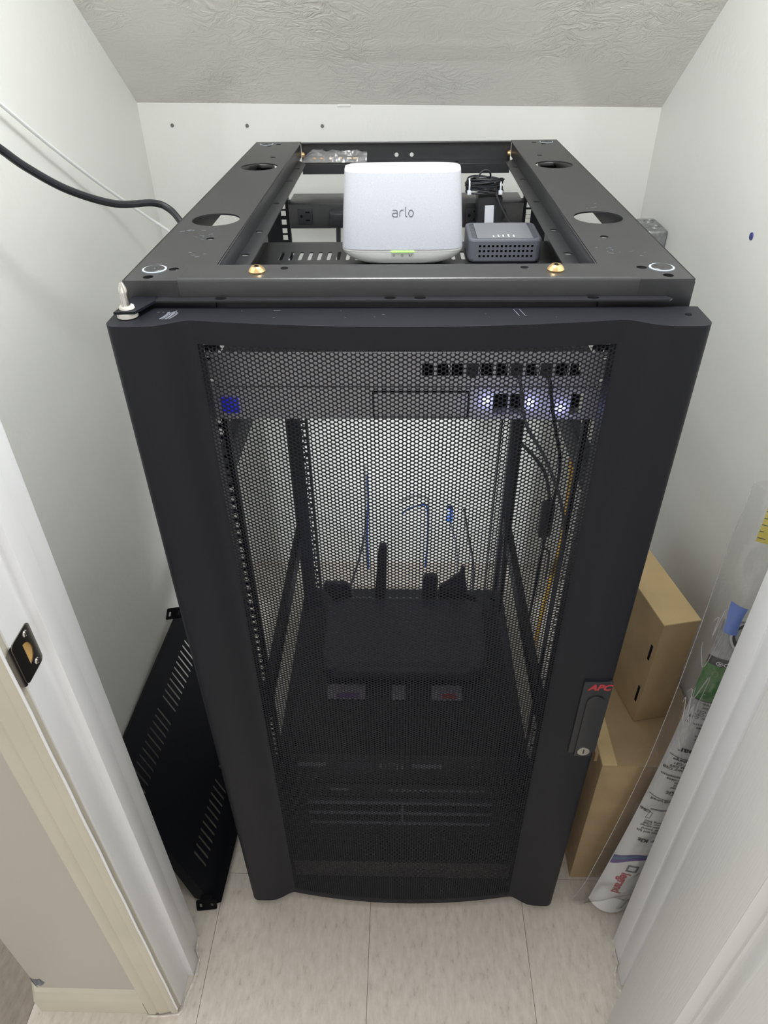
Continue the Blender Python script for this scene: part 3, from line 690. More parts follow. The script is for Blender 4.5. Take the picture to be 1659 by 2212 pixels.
# white hub
hub = thing('smart_hub', 'white upright rectangular hub with a small grey logo and a green light strip', 'hub', (-0.0045, 0.33, ZS))
HZ = ZS+0.0003
def supring(w, d, z, cx=-0.0045, cy=0.332, e=5.0, n=72):
    o = []
    for i in range(n):
        a = 2*PI*i/n; c, s_ = math.cos(a), math.sin(a)
        o.append(Vector((cx+w/2*math.copysign(abs(c)**(2/e), c), cy+d/2*math.copysign(abs(s_)**(2/2.6), s_), z)))
    return o
b = MB(); b.loft([supring(w_, d_, HZ+z_) for z_, w_, d_ in ((0, 0.108, 0.030), (0.0015, 0.114, 0.033), (0.0015, 0.120, 0.035), (0.006, 0.146, 0.042), (0.0105, 0.161, 0.045), (0.0155, 0.171, 0.047), (0.0188, 0.1732, 0.0478))]); b.build('base', 'white', hub, 50)
b = MB(); b.loft([supring(w_, d_, HZ+z_) for z_, w_, d_ in ((0.0190, 0.1740, 0.0482), (0.0215, 0.1742, 0.0484), (0.040, 0.1716, 0.048), (0.075, 0.1666, 0.047), (0.118, 0.1604, 0.0455), (0.1245, 0.1592, 0.045), (0.1272, 0.1570, 0.043), (0.1282, 0.152, 0.038))]); b.build('shell', 'white', hub, 40)
ft = MB(); rows = []
for z_, w_, d_ in ((0.0222, 0.1742, 0.0484), (0.040, 0.1716, 0.048), (0.075, 0.1666, 0.047), (0.118, 0.1604, 0.0455), (0.1225, 0.1597, 0.0452)):
    r_ = supring(w_+0.0004, d_+0.0014, HZ+z_, n=144)
    rows.append(r_[77:140])
V = [q for r_ in rows for q in r_]; n = len(rows[0])
ft.add(V, [(i*n+k, i*n+k+1, (i+1)*n+k+1, (i+1)*n+k) for i in range(len(rows)-1) for k in range(n-1)]); ft.build('front_cover', 'cover', hub)
FY = 0.332-0.0242
def fy(z): return 0.332-(0.0484-0.0000295*(z-HZ)*1000-0.0)/2-0.0012
# stroke-drawn word on the front
def word_arlo(mb, x0, z0, h, y0):
    r = 0.00050
    def P(px_, pz_): return Vector((x0+px_, fy(z0+pz_)-0.0001, z0+pz_))
    def arc(cx_, cz_, rx, rz, a0, a1, n=14): return [P(cx_+rx*math.cos(a0+(a1-a0)*i/n), cz_+rz*math.sin(a0+(a1-a0)*i/n)) for i in range(n+1)]
    xh = h; k = 0.0
    mb.tube([P(xh*0.06, xh*0.97), P(xh*0.42, xh)] + arc(xh*0.44, xh*0.70, xh*0.36, xh*0.30, PI/2, 0, 7) + [P(xh*0.80, 0.0)], r, 6)
    mb.tube([P(xh*0.80, 0.0), P(xh*0.34, 0.0)] + arc(xh*0.30, xh*0.28, xh*0.28, xh*0.28, -PI/2, -3*PI/2, 9) + [P(xh*0.80, xh*0.56)], r, 6)
    k = xh*1.20
    mb.tube([P(k, 0.0), P(k, xh*0.62)] + arc(k+xh*0.38, xh*0.62, xh*0.38, xh*0.38, PI, PI/2, 7) + [P(k+xh*0.58, xh)], r, 6)
    k = xh*2.12
    mb.tube([P(k, xh*1.46), P(k, xh*0.25)] + arc(k+xh*0.24, xh*0.25, xh*0.24, xh*0.25, PI, 3*PI/2, 6), r, 6)
    k = xh*2.98
    mb.tube(arc(k, xh*0.5, xh*0.38, xh*0.5, 0, 2*PI, 26)[:-1], r, 6, closed=True)
b = MB(); word_arlo(b, -0.0185, 1.2305, 0.0087, FY); b.build('logo_lettering', 'logo', hub)['label'] = 'grey lettering on the front'
b = MB(); b.box(-0.0205, 0.0125, 0.3064, 0.309, HZ+0.0186, HZ+0.0208, 0.0006); b.build('light_strip', 'ledgreen', hub)['label'] = 'green light strip'
b = MB()
yi = 0.3078; zi = HZ+0.0143
def ring(cx_, cz_, r_, a0=0.0, a1=2*PI, n=12, rr=0.00022): b.tube([Vector((cx_+r_*math.cos(a0+(a1-a0)*i/n), yi+0.0001, cz_+r_*math.sin(a0+(a1-a0)*i/n))) for i in range(n+1)], rr, 5)
ring(-0.0165, zi, 0.0013, PI*0.65, PI*2.35); b.tube([Vector((-0.0165, yi, zi+0.0004)), Vector((-0.0165, yi, zi+0.0017))], 0.0002, 5)
ring(-0.0048, zi, 0.0016, PI*1.25, PI*2.9); b.tube([Vector((-0.0072, yi, zi-0.0004)), Vector((-0.0056, yi, zi+0.0002)), Vector((-0.0040, yi, zi-0.0004))], 0.0002, 5)
b.box(0.0055, 0.0068, yi-0.0002, yi+0.001, zi-0.0012, zi+0.0012); ring(0.0078, zi, 0.0011, -PI/2, PI/2); b.tube([Vector((0.0085, yi, zi+0.001)), Vector((0.0095, yi, zi+0.0022))], 0.0002, 5)
b.build('status_icons', 'logo', hub)
b = MB(); b.box(-0.014, 0.004, 0.326, 0.334, HZ+0.1281, HZ+0.1284); b.build('top_button', 'whitegrey', hub)

# slate grey fibre terminal
ont = thing('network_terminal', 'slate grey network box with square vent holes and five small lights, beside the white hub', 'modem', (0.143, 0.365, ZS), rotz=0.0)
ox0, ox1, oy0, oy1, ozb, ozt = 0.0905, 0.1955, 0.3175, 0.409, ZS+0.0004, ZS+0.0335
rows3 = [ozb+0.0095, ozb+0.0165, ozb+0.0235]
b = MB(); vh = [rect(ox0+0.0165+0.0062*i-0.00165, ox0+0.0165+0.0062*i+0.00165, z_-0.0016, z_+0.0016) for i in range(13) for z_ in rows3]
b.plate(rect(ox0+0.008, ox1-0.008, ozb+0.003, ozt-0.003), vh, 0.0012, XZ(oy0+0.0006))
rings = []
def rr_ring(ins, z, r): return [Vector((x, y, z)) for x, y in rrect(ox0+ins, ox1-ins, oy0+ins, oy1-ins, r, 6)]
bd = [(0.003, ozb), (0.0008, ozb+0.002), (0.0, ozb+0.005), (0.0, ozt-0.003), (0.0008, ozt-0.0008), (0.0022, ozt)]
# body walls, leaving the vented window in the front face
for a_, c_ in zip(bd[:-1], bd[1:]):
    A = rr_ring(a_[0], a_[1], 0.010); B = rr_ring(c_[0], c_[1], 0.010); n = len(A)
    F = []
    for k in range(n):
        k2 = (k+1) % n
        if A[k].y < oy0+0.004 and A[k2].y < oy0+0.004 and abs(A[k].x-A[k2].x) > 0.05 and a_[1] > ozb+0.004 and c_[1] < ozt-0.002: continue
        F.append((k, k2, n+k2, n+k))
    b.add(A+B, F)
A = rr_ring(0.0022, ozt, 0.010); Bq = rr_ring(0.0055, ozt-0.0006, 0.008); n = len(A)
b.add(A+Bq, [(k, (k+1) % n, n+(k+1) % n, n+k) for k in range(n)])
b.add(rr_ring(0.003, ozb, 0.01), [tuple(range(n))])
b.box(ox0+0.010, ox0+0.0104, oy0+0.001, oy0+0.0012, ozb+0.003, ozt-0.003)
b.build('case', 'greyplastic', ont, 40, recalc=True)
b = MB(); b.box(ox0+0.0025, ox1-0.0025, oy0+0.008, oy1-0.003, ozb+0.001, ozt-0.003); b.build('inside', 'blackdark', ont)
b = MB(); lid = [Vector((x, y, 0)) for x, y in rrect(ox0+0.0125, ox1-0.0125, oy0+0.0062, oy1-0.0062, 0.002, 3)]
b.prism([(v.x, v.y) for v in lid], ozt-0.0012, ozt+0.0001, fnz); b.build('lid', 'greytop', ont)
for xs in (ox0+0.0055, ox1-0.0055-0.0065):
    b = MB(); b.box(xs, xs+0.0065, oy0+0.009, oy1-0.009, ozt-0.0016, ozt-0.0006)
    for i in range(24): b.box(xs, xs+0.0065, oy0+0.010+0.0030*i, oy0+0.0113+0.0030*i, ozt-0.0007, ozt-0.0001)
    b.build('side_grille', 'greyplastic', ont)
for i, (dx_, ln) in enumerate(((0.0365, 0.003), (0.0435, 0.0045), (0.0505, 0.0045), (0.0582, 0.0065), (0.0655, 0.0045))):
    b = MB(); b.box(ox0+dx_-0.0009, ox0+dx_+0.0009, oy0+0.0125, oy0+0.0125+ln*1.9, ozt, ozt+0.0004); b.build('indicator', 'ledont', ont)

# rear power strip
zd0, zd1 = 1.1255, 1.169
pdu = thing('power_strip', 'black horizontal rack power strip across the back of the rack', 'power strip', (0, 0.69, zd0))
b = MB(); b.box(-0.216, 0.216, 0.650, 0.732, zd0, zd1, 0.0012)
for s in (-1, 1): b.plate(rect(min(s*0.214, s*0.2215), max(s*0.214, s*0.2215), zd0+0.001, zd1-0.001), [], 0.002, XZ(0.688))
b.build('housing', 'blackframe', pdu)
def outlet(xc):
    b = MB(); b.box(xc-0.0135, xc+0.0135, 0.6478, 0.651, 1.133, 1.160, 0.0008); o = b.build('outlet', 'blackplastic', pdu)
    b = MB(); b.box(xc+0.001, xc+0.009, 0.6474, 0.648, 1.1535, 1.1560); b.box(xc+0.001, xc+0.0085, 0.6474, 0.648, 1.1395, 1.1420); b.cyl((xc-0.0065, 0.648, 1.1475), (xc-0.0065, 0.6474, 1.1475), 0.0028, 0.0028, 12); b.build('outlet_slots', 'blackdark', o)
for xc in (-0.186, -0.124, -0.062, 0.0, 0.062, 0.124): outlet(xc)
b = MB(); b.cyl((0.176, 0.650, 1.150), (0.176, 0.640, 1.150), 0.010, 0.008, 20); b.build('breaker_button', 'blackplastic', pdu)
# plug and cord in the second outlet
pl = thing('power_plug_cord', 'black plug and cord dropping from the power strip, left of the white hub', 'cable', (-0.124, 0.64, 1.14))
b = MB(); b.box(-0.1385, -0.1105, 0.618, 0.6472, 1.134, 1.160, 0.004); b.build('plug', 'blackplastic', pl)
b = MB(); b.tube([(-0.123, 0.628, 1.136), (-0.124, 0.627, 1.11), (-0.127, 0.632, 1.06), (-0.150, 0.640, 1.02), (-0.190, 0.645, 1.00), (-0.222, 0.66, 0.96), (-0.235, 0.665, 0.88), (-0.238, 0.668, 0.70)], 0.0042, 10, smooth=6); b.build('cord', 'rubber', pl)
# power adapter with coiled lead
ad = thing('power_adapter', 'black wall adapter with a white ONT label and a coiled lead tied on top', 'power adapter', (0.15, 0.63, 1.13))
b = MB(); am = T(0.150, 0.622, 1.152)@Matrix.Rotation(-0.03, 4, 'Y')
b.box(-0.022, 0.022, -0.021, 0.0255, -0.038, 0.038, 0.004, am); b.build('body', 'blackplastic', ad)
b = MB(); b.box(-0.009, 0.007, -0.0216, -0.0209, -0.040+0.006, 0.024, 0, am); o = b.build('label', 'label', ad); o['label'] = 'white printed label'
b = MB(); b.mesh(text_mesh('ONT', 0.0068, 0.0001, align='LEFT'), am@basis((-0.001, -0.0217, -0.006), Vector((0, 0, -1)), Vector((1, 0, 0)), Vector((0, -1, 0)))); b.build('label_print', 'ink', ad, 80)
b = MB(); cc = Vector((0.138, 0.612, 1.207))
pts = []
for i in range(15*24+1):
    a = 2*PI*i/24; kk = i/24
    jr = 1+0.09*math.sin(kk*2.4)+0.05*math.sin(kk*5.1)
    pts.append(cc+Vector((0.030*jr*math.cos(a), 0.019*jr*math.sin(a), 0.0085*math.sin(kk*1.9+0.5*math.sin(a))+0.004*math.cos(a*1.0+kk))))
b.tube(pts, 0.00145, 6)
b.tube([cc+Vector((-0.010, -0.016, 0.004)), cc+Vector((-0.013, -0.012, 0.014)), cc+Vector((-0.005, -0.008, 0.024)), cc+Vector((0.005, -0.008, 0.024)), cc+Vector((0.009, -0.004, 0.016)), cc+Vector((0.006, 0.0, 0.008))], 0.0016, 8, smooth=5)
b.build('coiled_lead', 'rubber', ad)
b = MB(); b.tube([cc+Vector((0.018, -0.014, 0.0)), (0.160, 0.590, 1.190), (0.171, 0.565, 1.172), (0.178, 0.52, 1.165), (0.186, 0.47, 1.168), (0.184, 0.430, 1.172), (0.178, 0.412, 1.178)], 0.0016, 8, smooth=6); b.build('lead', 'rubber', ad)
for s in (-1, 1):
    b = MB(); q = cc+Vector((s*0.027, -0.004, 0.0)); b.tube([q+Vector((0.0, 0.0105*math.cos(2*PI*i/14), 0.0105*math.sin(2*PI*i/14))) for i in range(14)], 0.0016, 6, closed=True)
    b.box(q.x-0.0035, q.x+0.0035, q.y-0.0145, q.y-0.0095, q.z-0.0125, q.z-0.0055, 0.001); b.build('cable_tie', 'tie', ad)

# router on the server
def server(name, label, z0, z1, y0, y1, cat='server'):
    t = thing(name, label, cat, (0, (y0+y1)/2, z0))
    b = MB(); b.box(-0.214, 0.214, y0+0.004, y1, z0+0.001, z1-0.001, 0.001); ears(b, z0+0.001, z1-0.001); b.build('chassis', 'black', t)
    return t
sv = server('rack_server', 'black rack appliance directly under the black router', 0.2775, 0.3555, 0.045, 0.430)
b = MB(); b.box(-0.213, 0.213, 0.040, 0.050, 0.279, 0.354, 0.0015); b.build('bezel', 'blackplastic', sv)
for x0, x1, z0, z1, mm in ((-0.193, -0.141, 0.331, 0.343, 'greybar'), (-0.115, -0.055, 0.320, 0.347, 'router'), (0.018, 0.073, 0.329, 0.341, 'greybar')):
    b = MB(); b.box(x0, x1, 0.0382, 0.0405, z0, z1, 0.0005); b.build('front_label', mm, sv)
b = MB()
for i in range(6):
    for j in range(3): b.box(-0.042+0.008*i, -0.038+0.008*i, 0.0392, 0.0405, 0.325+0.007*j, 0.328+0.007*j)
o = b.build('vent_dots', 'greybar', sv); o['kind'] = 'stuff'
for i in range(2):
    b = MB(); b.box(0.118+0.008*i, 0.122+0.008*i, 0.0392, 0.0405, 0.334, 0.338); b.build('port', 'greybar', sv)
sw = server('rack_switch', 'black switch with a row of ports, second unit below the router', 0.2290, 0.2735, 0.045, 0.40, 'network switch')
b = MB(); b.box(-0.213, 0.213, 0.040, 0.050, 0.2305, 0.272, 0.0015); b.build('bezel', 'blackplastic', sw)
b = MB(); b.box(-0.138, -0.102, 0.0382, 0.0405, 0.2535, 0.2605); b.build('front_label', 'greybar', sw)
for i in range(16):
    b = MB(); b.box(-0.026+0.0117*i, -0.0175+0.0117*i, 0.0388, 0.0405, 0.2515, 0.2595); b.build('port', 'greybar', sw)
dv = server('disk_server', 'black server with two long drive bays, lowest unit but one in the rack', 0.0950, 0.2270, 0.045, 0.42)
b = MB(); b.box(-0.213, 0.213, 0.040, 0.050, 0.0965, 0.2255, 0.0015); b.build('bezel', 'blackplastic', dv)
for zz in (0.142, 0.178, 0.2135):
    b = MB(); b.box(-0.184, 0.176, 0.0360, 0.0405, zz-0.0045, zz+0.0045, 0.0012); b.build('bay_bar', 'greybar', dv)
b = MB(); b.box(-0.001, 0.003, 0.0375, 0.0405, 0.142, 0.2135); b.build('bay_divider', 'greybar', dv)
for z0, z1 in ((0.147, 0.173), (0.183, 0.209)):
    for x0, x1 in ((-0.183, -0.002), (0.004, 0.176)):
        b = MB(); b.box(x0, x1, 0.0378, 0.0405, z0, z1, 0.001); b.build('drive_bay', 'blackdark', dv)
ps = server('battery_unit', 'plain black battery unit at the very bottom of the rack', 0.0505, 0.0940, 0.045, 0.42, 'battery unit')
b = MB(); b.box(-0.015, 0.045, 0.430, 0.433, 0.325, 0.337); b.build('rear_fill_strip', 'ledwhite', sv)['label'] = 'added glowing strip on the back, stand-in source for the fill light'  # added emitter strip, a made-up source for the fill light below
l = bpy.data.lights.new('rear_fill', 'AREA'); l.energy = 2.6; l.color = (0.94, 0.96, 1.0); l.size = 0.05  # added fill light that brightens the rear wall; no real source known
lo = bpy.data.objects.new('rear_fill', l); COL.objects.link(lo); lo.location = (0.015, 0.437, 0.331); lo.rotation_euler = (math.radians(80), 0, 0); lo.parent = sv; lo.matrix_parent_inverse = sv.matrix_basis.inverted()
# router
ro = thing('wireless_router', 'black flat router with upright antennas lying on the servers inside the rack', 'router', (0.003, 0.32, 0.3555))
RX0, RX1, RY0, RY1, RZ0, RZ1 = -0.166, 0.172, 0.214, 0.428, 0.3575, 0.402
b = MB(); rings = []
for ins, z_ in ((0.012, RZ0), (0.004, RZ0+0.005), (0.0, RZ0+0.016), (0.001, RZ1-0.012), (0.008, RZ1-0.003), (0.018, RZ1), (0.022, RZ1-0.0015), (0.03, RZ1-0.0015)):
    rings.append([Vector((x, y, z_)) for x, y in rrect(RX0+ins, RX1-ins, RY0+ins, RY1-ins, 0.038, 7)])
b.loft(rings); b.build('case', 'router', ro, 40)
for x, y in ((-0.14, 0.24), (0.145, 0.24), (-0.14, 0.40), (0.145, 0.40)):
    b = MB(); b.cyl((x, y, 0.3555), (x, y, 0.361), 0.008, 0.008, 12); b.build('foot', 'blackdark', ro)
def antenna(x, w0, w1, ztop, lean=0.0, ytop=0.0):
    b = MB(); y = 0.433
    b.cyl((x, 0.420, 0.378), (x, y+0.006, 0.378), 0.007, 0.007, 12)
    b.loft([[Vector((x+lean*t+sx*w/2, y+ytop*t+sy*0.006, z_)) for sx, sy in ((-1, -1), (1, -1), (1, 1), (-1, 1))] for t, w, z_ in ((0, w0*0.7, 0.372), (0.1, w0, 0.39), (0.9, w1, ztop-0.01), (1.0, w1*0.75, ztop))])
    b.build('antenna', 'router', ro)
antenna(-0.052, 0.026, 0.018, 0.540, 0.009); antenna(0.058, 0.034, 0.034, 0.455, 0.002); antenna(-0.135, 0.05, 0.06, 0.430, -0.015)
antenna(0.150, 0.028, 0.020, 0.40, 0.004)
b = MB(); b.prism([(0.075, 0.362), (0.148, 0.362), (0.133, 0.475), (0.126, 0.477), (0.122, 0.458), (0.080, 0.418)], 0.430, 0.441, lambda a, c, h: (a, h, c), 0.002); b.build('antenna', 'router', ro)
# pale packets lying in front of the router
for (x0, x1, lb, mm) in ((-0.150, -0.075, 'pale packet with purple print under the left front of the router', 'purple'), (-0.022, 0.006, 'small pale packet under the middle front edge of the router', None), (0.058, 0.118, 'pale packet with red print under the right front of the router', 'red')):
    b = MB(); b.box(x0, x1, 0.172, 0.208, 0.3557, 0.3590, 0.001); t = b.build('packet', 'paleprint', None); tag(t, lb, 'packet')
    if mm:
        b = MB(); b.box(x0+0.02, x1-0.012, 0.174, 0.186, 0.3590, 0.3594); b.build('print_patch', mm, t)

# ------------------------------------------------------------------ cables
def cable(name, label, pts, r, m, cat='cable', sm=8):
    b = MB(); b.tube(pts, r, 10, smooth=sm); return tag(b.build(name, m), label, cat)
cable('black_cable', 'thick black cable sagging in from the upper left behind the rack top', [(-0.56, 0.10, 1.44), (-0.520, 0.150, 1.385), (-0.500, 0.180, 1.360), (-0.490, 0.210, 1.335), (-0.475, 0.234, 1.309), (-0.450, 0.280, 1.273), (-0.420, 0.353, 1.239), (-0.385, 0.410, 1.227), (-0.365, 0.420, 1.216), (-0.345, 0.406, 1.199), (-0.325, 0.40, 1.165), (-0.30, 0.42, 1.12), (-0.262, 0.52, 1.085), (-0.245, 0.60, 1.08)], 0.0052, 'rubber')
cable('white_cable', 'thin white cable running down the left wall behind the thick black one', [(-0.574, 0.22, 1.462), (-0.568, 0.30, 1.415), (-0.565, 0.335, 1.394), (-0.562, 0.384, 1.363), (-0.558, 0.484, 1.299), (-0.552, 0.612, 1.222), (-0.540, 0.700, 1.167), (-0.520, 0.763, 1.119), (-0.490, 0.793, 1.082), (-0.42, 0.83, 1.0), (-0.36, 0.85, 0.85)], 0.0030, 'cord')
cable('patch_lead', 'black lead looping down from the right part of the patch panel', [(0.1475+0.0+0.018, 0.030, 1.125), (0.166, 0.012, 1.118), (0.170, 0.006, 1.095), (0.180, 0.014, 1.06), (0.200, 0.045, 0.99), (0.208, 0.08, 0.90), (0.212, 0.11, 0.80), (0.212, 0.13, 0.62)], 0.0022, 'rubber')
cable('patch_lead', 'grey lead hanging at the far right of the patch panel', [(0.1310, 0.030, 1.125), (0.133, 0.010, 1.115), (0.140, -0.006, 1.08), (0.17, -0.014, 1.03), (0.200, -0.012, 0.95), (0.2075, -0.005, 0.86), (0.208, 0.0, 0.7)], 0.0020, 'greyplastic')
cable('yellow_cable', 'yellow cable hanging on the right side inside the rack', [(0.372, 0.62, 0.66), (0.374, 0.60, 0.61), (0.376, 0.60, 0.55), (0.378, 0.60, 0.48), (0.382, 0.61, 0.40), (0.37, 0.62, 0.2), (0.36, 0.63, 0.006), (0.34, 0.68, 0.006)], 0.0055, 'yellow')
hg = thing('hanging_adapter', 'black inline adapter hanging on its cord right of the rear rack post', 'power adapter', (0.334, 0.6, 0.48))
b = MB(); b.tube([(0.262, 0.63, 0.668), (0.275, 0.61, 0.664), (0.294, 0.6, 0.645), (0.317, 0.6, 0.608), (0.332, 0.6, 0.555), (0.334, 0.6, 0.53)], 0.004, 8, smooth=6); b.tube([(0.335, 0.6, 0.44), (0.338, 0.6, 0.40), (0.36, 0.62, 0.36), (0.37, 0.65, 0.25)], 0.003, 8, smooth=6); b.build('cord', 'rubber', hg)
b = MB(); b.box(0.318, 0.350, 0.585, 0.610, 0.435, 0.535, 0.008); b.build('body', 'blackplastic', hg)
cable('hanging_cable', 'thin black cord hanging behind the left antenna of the router', [(-0.0885, 0.60, 0.505), (-0.092, 0.60, 0.44), (-0.112, 0.625, 0.33), (-0.138, 0.645, 0.22), (-0.15, 0.66, 0.10)], 0.0028, 'rubber')
cable('hanging_cable', 'thin black cord hanging behind the right antenna of the router', [(0.141, 0.60, 0.51), (0.155, 0.60, 0.43), (0.173, 0.60, 0.34), (0.18, 0.62, 0.2)], 0.0030, 'rubber')
bl = thing('network_cable', 'grey network cable ending in a blue plug, hanging behind the router', 'cable', (0.115, 0.7, 0.4))
b = MB(); b.box(0.108, 0.124, 0.69, 0.706, 0.40, 0.445, 0.004); b.build('plug', 'blue', bl)
b = MB(); b.tube([(0.117, 0.7, 0.402), (0.125, 0.70, 0.37), (0.14, 0.70, 0.30), (0.15, 0.72, 0.15)], 0.0024, 8, smooth=6); b.build('cord', 'greyplastic', bl)
cable('blue_cable', 'short blue cable crossing in front of the rear wall inside the rack', [(-0.006, 0.92, 0.255), (0.01, 0.93, 0.263), (0.03, 0.935, 0.27), (0.05, 0.945, 0.268), (0.07, 0.96, 0.25), (0.075, 0.97, 0.12), (0.07, 0.97, 0.006)], 0.0028, 'blue')
cable('blue_cable', 'blue cable dropping down the rear wall left of the router antennas', [(-0.104, 0.955, 0.37), (-0.105, 0.96, 0.33), (-0.104, 0.96, 0.28), (-0.11, 0.965, 0.15), (-0.11, 0.965, 0.006)], 0.0028, 'blue')

# clear bag of screws on the rear ledge
sb = thing('screw_bag', 'small clear plastic bag of brass screws on the rear top ledge of the rack', 'bag', (-0.145, 0.80, 1.212))
b = MB()
rnd = random.Random(3)
hh = [[rnd.uniform(0, 1) for _ in range(14)] for _ in range(8)]
def bagtop(u, v):
    i = min(12, int(u*13)); j = min(6, int(v*7)); 
    z_ = 1.2135+0.020*math.sin(PI*v)**0.7*(0.55+0.45*hh[j][i])*min(1, 5*u+0.15)*(1.0-0.25*u)
    x_ = -0.203+0.125*u+0.003*hh[j][i]; y_ = 0.786+0.026*v
    return Vector((x_, y_, z_+0.008*v))
b.grid(bagtop, 13, 7); b.grid(lambda u, v: Vector((-0.203+0.125*u, 0.786+0.026*v, 1.2125+0.006*v)), 4, 2); b.build('film', 'filmbag', sb, 15)
for i in range(6):
    x = -0.180+0.017*i+rnd.uniform(-0.003, 0.003); y = 0.797+rnd.uniform(-0.003, 0.004); a = rnd.uniform(0, PI)
    b = MB(); d = Vector((math.cos(a), 0.4*math.sin(a), 0)); q = Vector((x, y, 1.2185)); b.cyl(q-d*0.004, q+d*0.004, 0.0016, 0.0016, 8); b.cyl(q+d*0.004, q+d*0.006, 0.0042, 0.0028, 12); b.build('screw', 'gold', sb)

# metal electrical box on the right wall
jb = thing('junction_box', 'galvanised metal electrical box with round knockouts on the right wall', 'electrical box', (0.53, 0.83, 1.05))
b = MB(); JX0 = 0.496; b.box(JX0, XR-0.0005, 0.795, 0.895, 0.99, 1.080, 0.007, seg=3); b.build('box', 'galv', jb)
b = MB(); b.box(JX0-0.006, JX0-0.0015, 0.792, 0.898, 0.987, 1.083, 0.002); b.build('cover', 'galv', jb)
b = MB(); b.box(JX0-0.0105, JX0-0.0065, 0.80, 0.89, 0.995, 1.081, 0.0015); b.build('cover_plate', 'galv', jb)
b = MB()
for y in (0.822, 0.868): b.tube([(0.520+0.011*math.cos(a), y+0.011*math.sin(a), 1.0803) for a in [2*PI*i/20 for i in range(20)]], 0.0006, 5, closed=True); 
for y in (0.822, 0.868): b.cyl((0.520, y, 1.0798), (0.520, y, 1.0806), 0.003, 0.003, 8)
b.tube([(0.520+0.012*math.cos(a), 0.7946, 1.045+0.012*math.sin(a)) for a in [2*PI*i/20 for i in range(20)]], 0.0007, 5, closed=True)
b.build('knockout', 'galv', jb)

# ------------------------------------------------------------------ leaning spare shelf on the left
A = Vector((-0.380, -0.064, 0.004)); B_ = Vector((-0.361, 0.400, 0.004)); D_ = Vector((-0.552, 0.490, 0.264)); E_ = Vector((-0.571, 0.050, 0.261))
ls = thing('spare_rack_shelf', 'black vented rack shelf leaning on edge between the left wall and the rack', 'shelf', tuple((A+B_)/2))
ue = (B_-A).normalized(); ve0 = (E_-A); ne = ue.cross(ve0).normalized()
if ne.x < 0: ne = -ne
L = (B_-A).length; Wd = ve0.length; ve = ve0.normalized()
mt = basis(A, ue, ve, ne)
sl = []
for base in (0.055, 0.265):
    pass
for k in range(2):
    for i in range(11): sl.append(slot(0.045+0.20*k+0.0165*i, 0.27, 0.0055, 0.048))
    for i in range(11): sl.append(slot(0.045+0.20*k+0.0165*i, 0.065, 0.0055, 0.042))
b = MB(); b.plate(rect(0.0, L, 0.0, Wd), sl, 0.0016, mt); b.build('tray', 'black', ls)
for q in (0.0, L):
    b = MB(); b.add([mt@Vector((q+t, v_, h)) for t in (-0.001, 0.001) for v_, h in ((0.008, 0.0), (Wd*0.93, 0.0), (Wd*0.93, -0.012), (0.030, -0.030), (0.008, -0.008))], [(0, 1, 2, 3, 4), (9, 8, 7, 6, 5)]+[(i, (i+1) % 5, (i+1) % 5+5, i+5) for i in range(5)]); b.build('end_flange', 'black', ls, recalc=True)
b = MB(); b.box(0.0, L, -0.001, 0.001, 0.0, 0.022, 0, mt); b.build('edge_lip', 'black', ls)
b = MB(); b.box(0.0, L, Wd-0.001, Wd+0.001, -0.010, 0.0, 0, mt); b.build('edge_lip', 'black', ls)
# mounting ears
def ear(P0, u_, v_, name='mounting_ear'):
    n_ = u_.cross(v_).normalized(); b = MB()
    b.plate(rrect(-0.020, 0.020, -0.014, 0.014, 0.004), [slot(-0.011, -0.001, 0.0055, 0.012), slot(0.011, -0.001, 0.0055, 0.012)], 0.0022, basis(P0, u_, v_, n_)); b.build(name, 'blackdark', ls)
ear(Vector((-0.391, -0.070, 0.0155)), Vector((1, 0.12, 0)).normalized(), Vector((0, 0.25, 0.97)).normalized())
b = MB(); b.box(-0.402, -0.379, -0.068, -0.058, 0.016, 0.030); b.build('ear_bracket', 'blackdark', ls)
ear(D_+Vector((-0.006, 0.004, 0.004)), Vector((1, 0.1, 0.1)).normalized(), Vector((0, 0.85, 0.5)).normalized())

# ------------------------------------------------------------------ cardboard boxes on the right
cb = thing('cardboard_box', 'lower brown cardboard box standing on the floor right of the rack', 'box', (0.44, 0.15, 0))
b = MB(); b.box(0.348, 0.536, 0.006, 0.300, 0.0005, 0.392, 0.0015); b.build('carton', 'card', cb)
b = MB(); b.box(0.3475, 0.5365, 0.0045, 0.298, 0.392, 0.3955, 0.0012); b.build('top_flap', 'card', cb)
b = MB(); b.box(0.349, 0.374, 0.006, 0.296, 0.3955, 0.3963); b.build('side_flap', 'cardlight', cb)['label'] = 'paler folded strip along the left edge of the top'
b = MB(); b.box(0.342, 0.3478, 0.03, 0.29, 0.372, 0.3945, 0.001); b.build('tuck_flap', 'card', cb)
cu_ = thing('cardboard_box', 'upper narrow cardboard box stacked on the lower box beside the right wall', 'box', (0.425, 0.098, 0.3964), rotz=math.radians(11.2))
um = cu_.matrix_basis.copy(); um = Matrix.Translation((0.425, 0.098, 0.3964))@Matrix.Rotation(math.radians(11.2), 4, 'Z')
bpy.context.view_layer.update()
b = MB(); b.box(0.0, 0.064, 0.0, 0.30, 0.0, 0.250, 0.0015, um); o1 = b.build('carton', 'card', None)
b = MB(); b.box(-0.001, 0.065, -0.001, 0.30, 0.250, 0.2532, 0.001, um); o2 = b.build('lid', 'cardlight', None)
b = MB(); b.box(-0.0006, 0.0006, 0.010, 0.0155, 0.045, 0.085, 0, um); b.box(-0.0006, 0.0006, 0.010, 0.0155, 0.155, 0.190, 0, um); o3 = b.build('slit', 'blackdark', None)
for o in (o1, o2, o3): o.parent = cu_; o.matrix_parent_inverse = um.inverted()

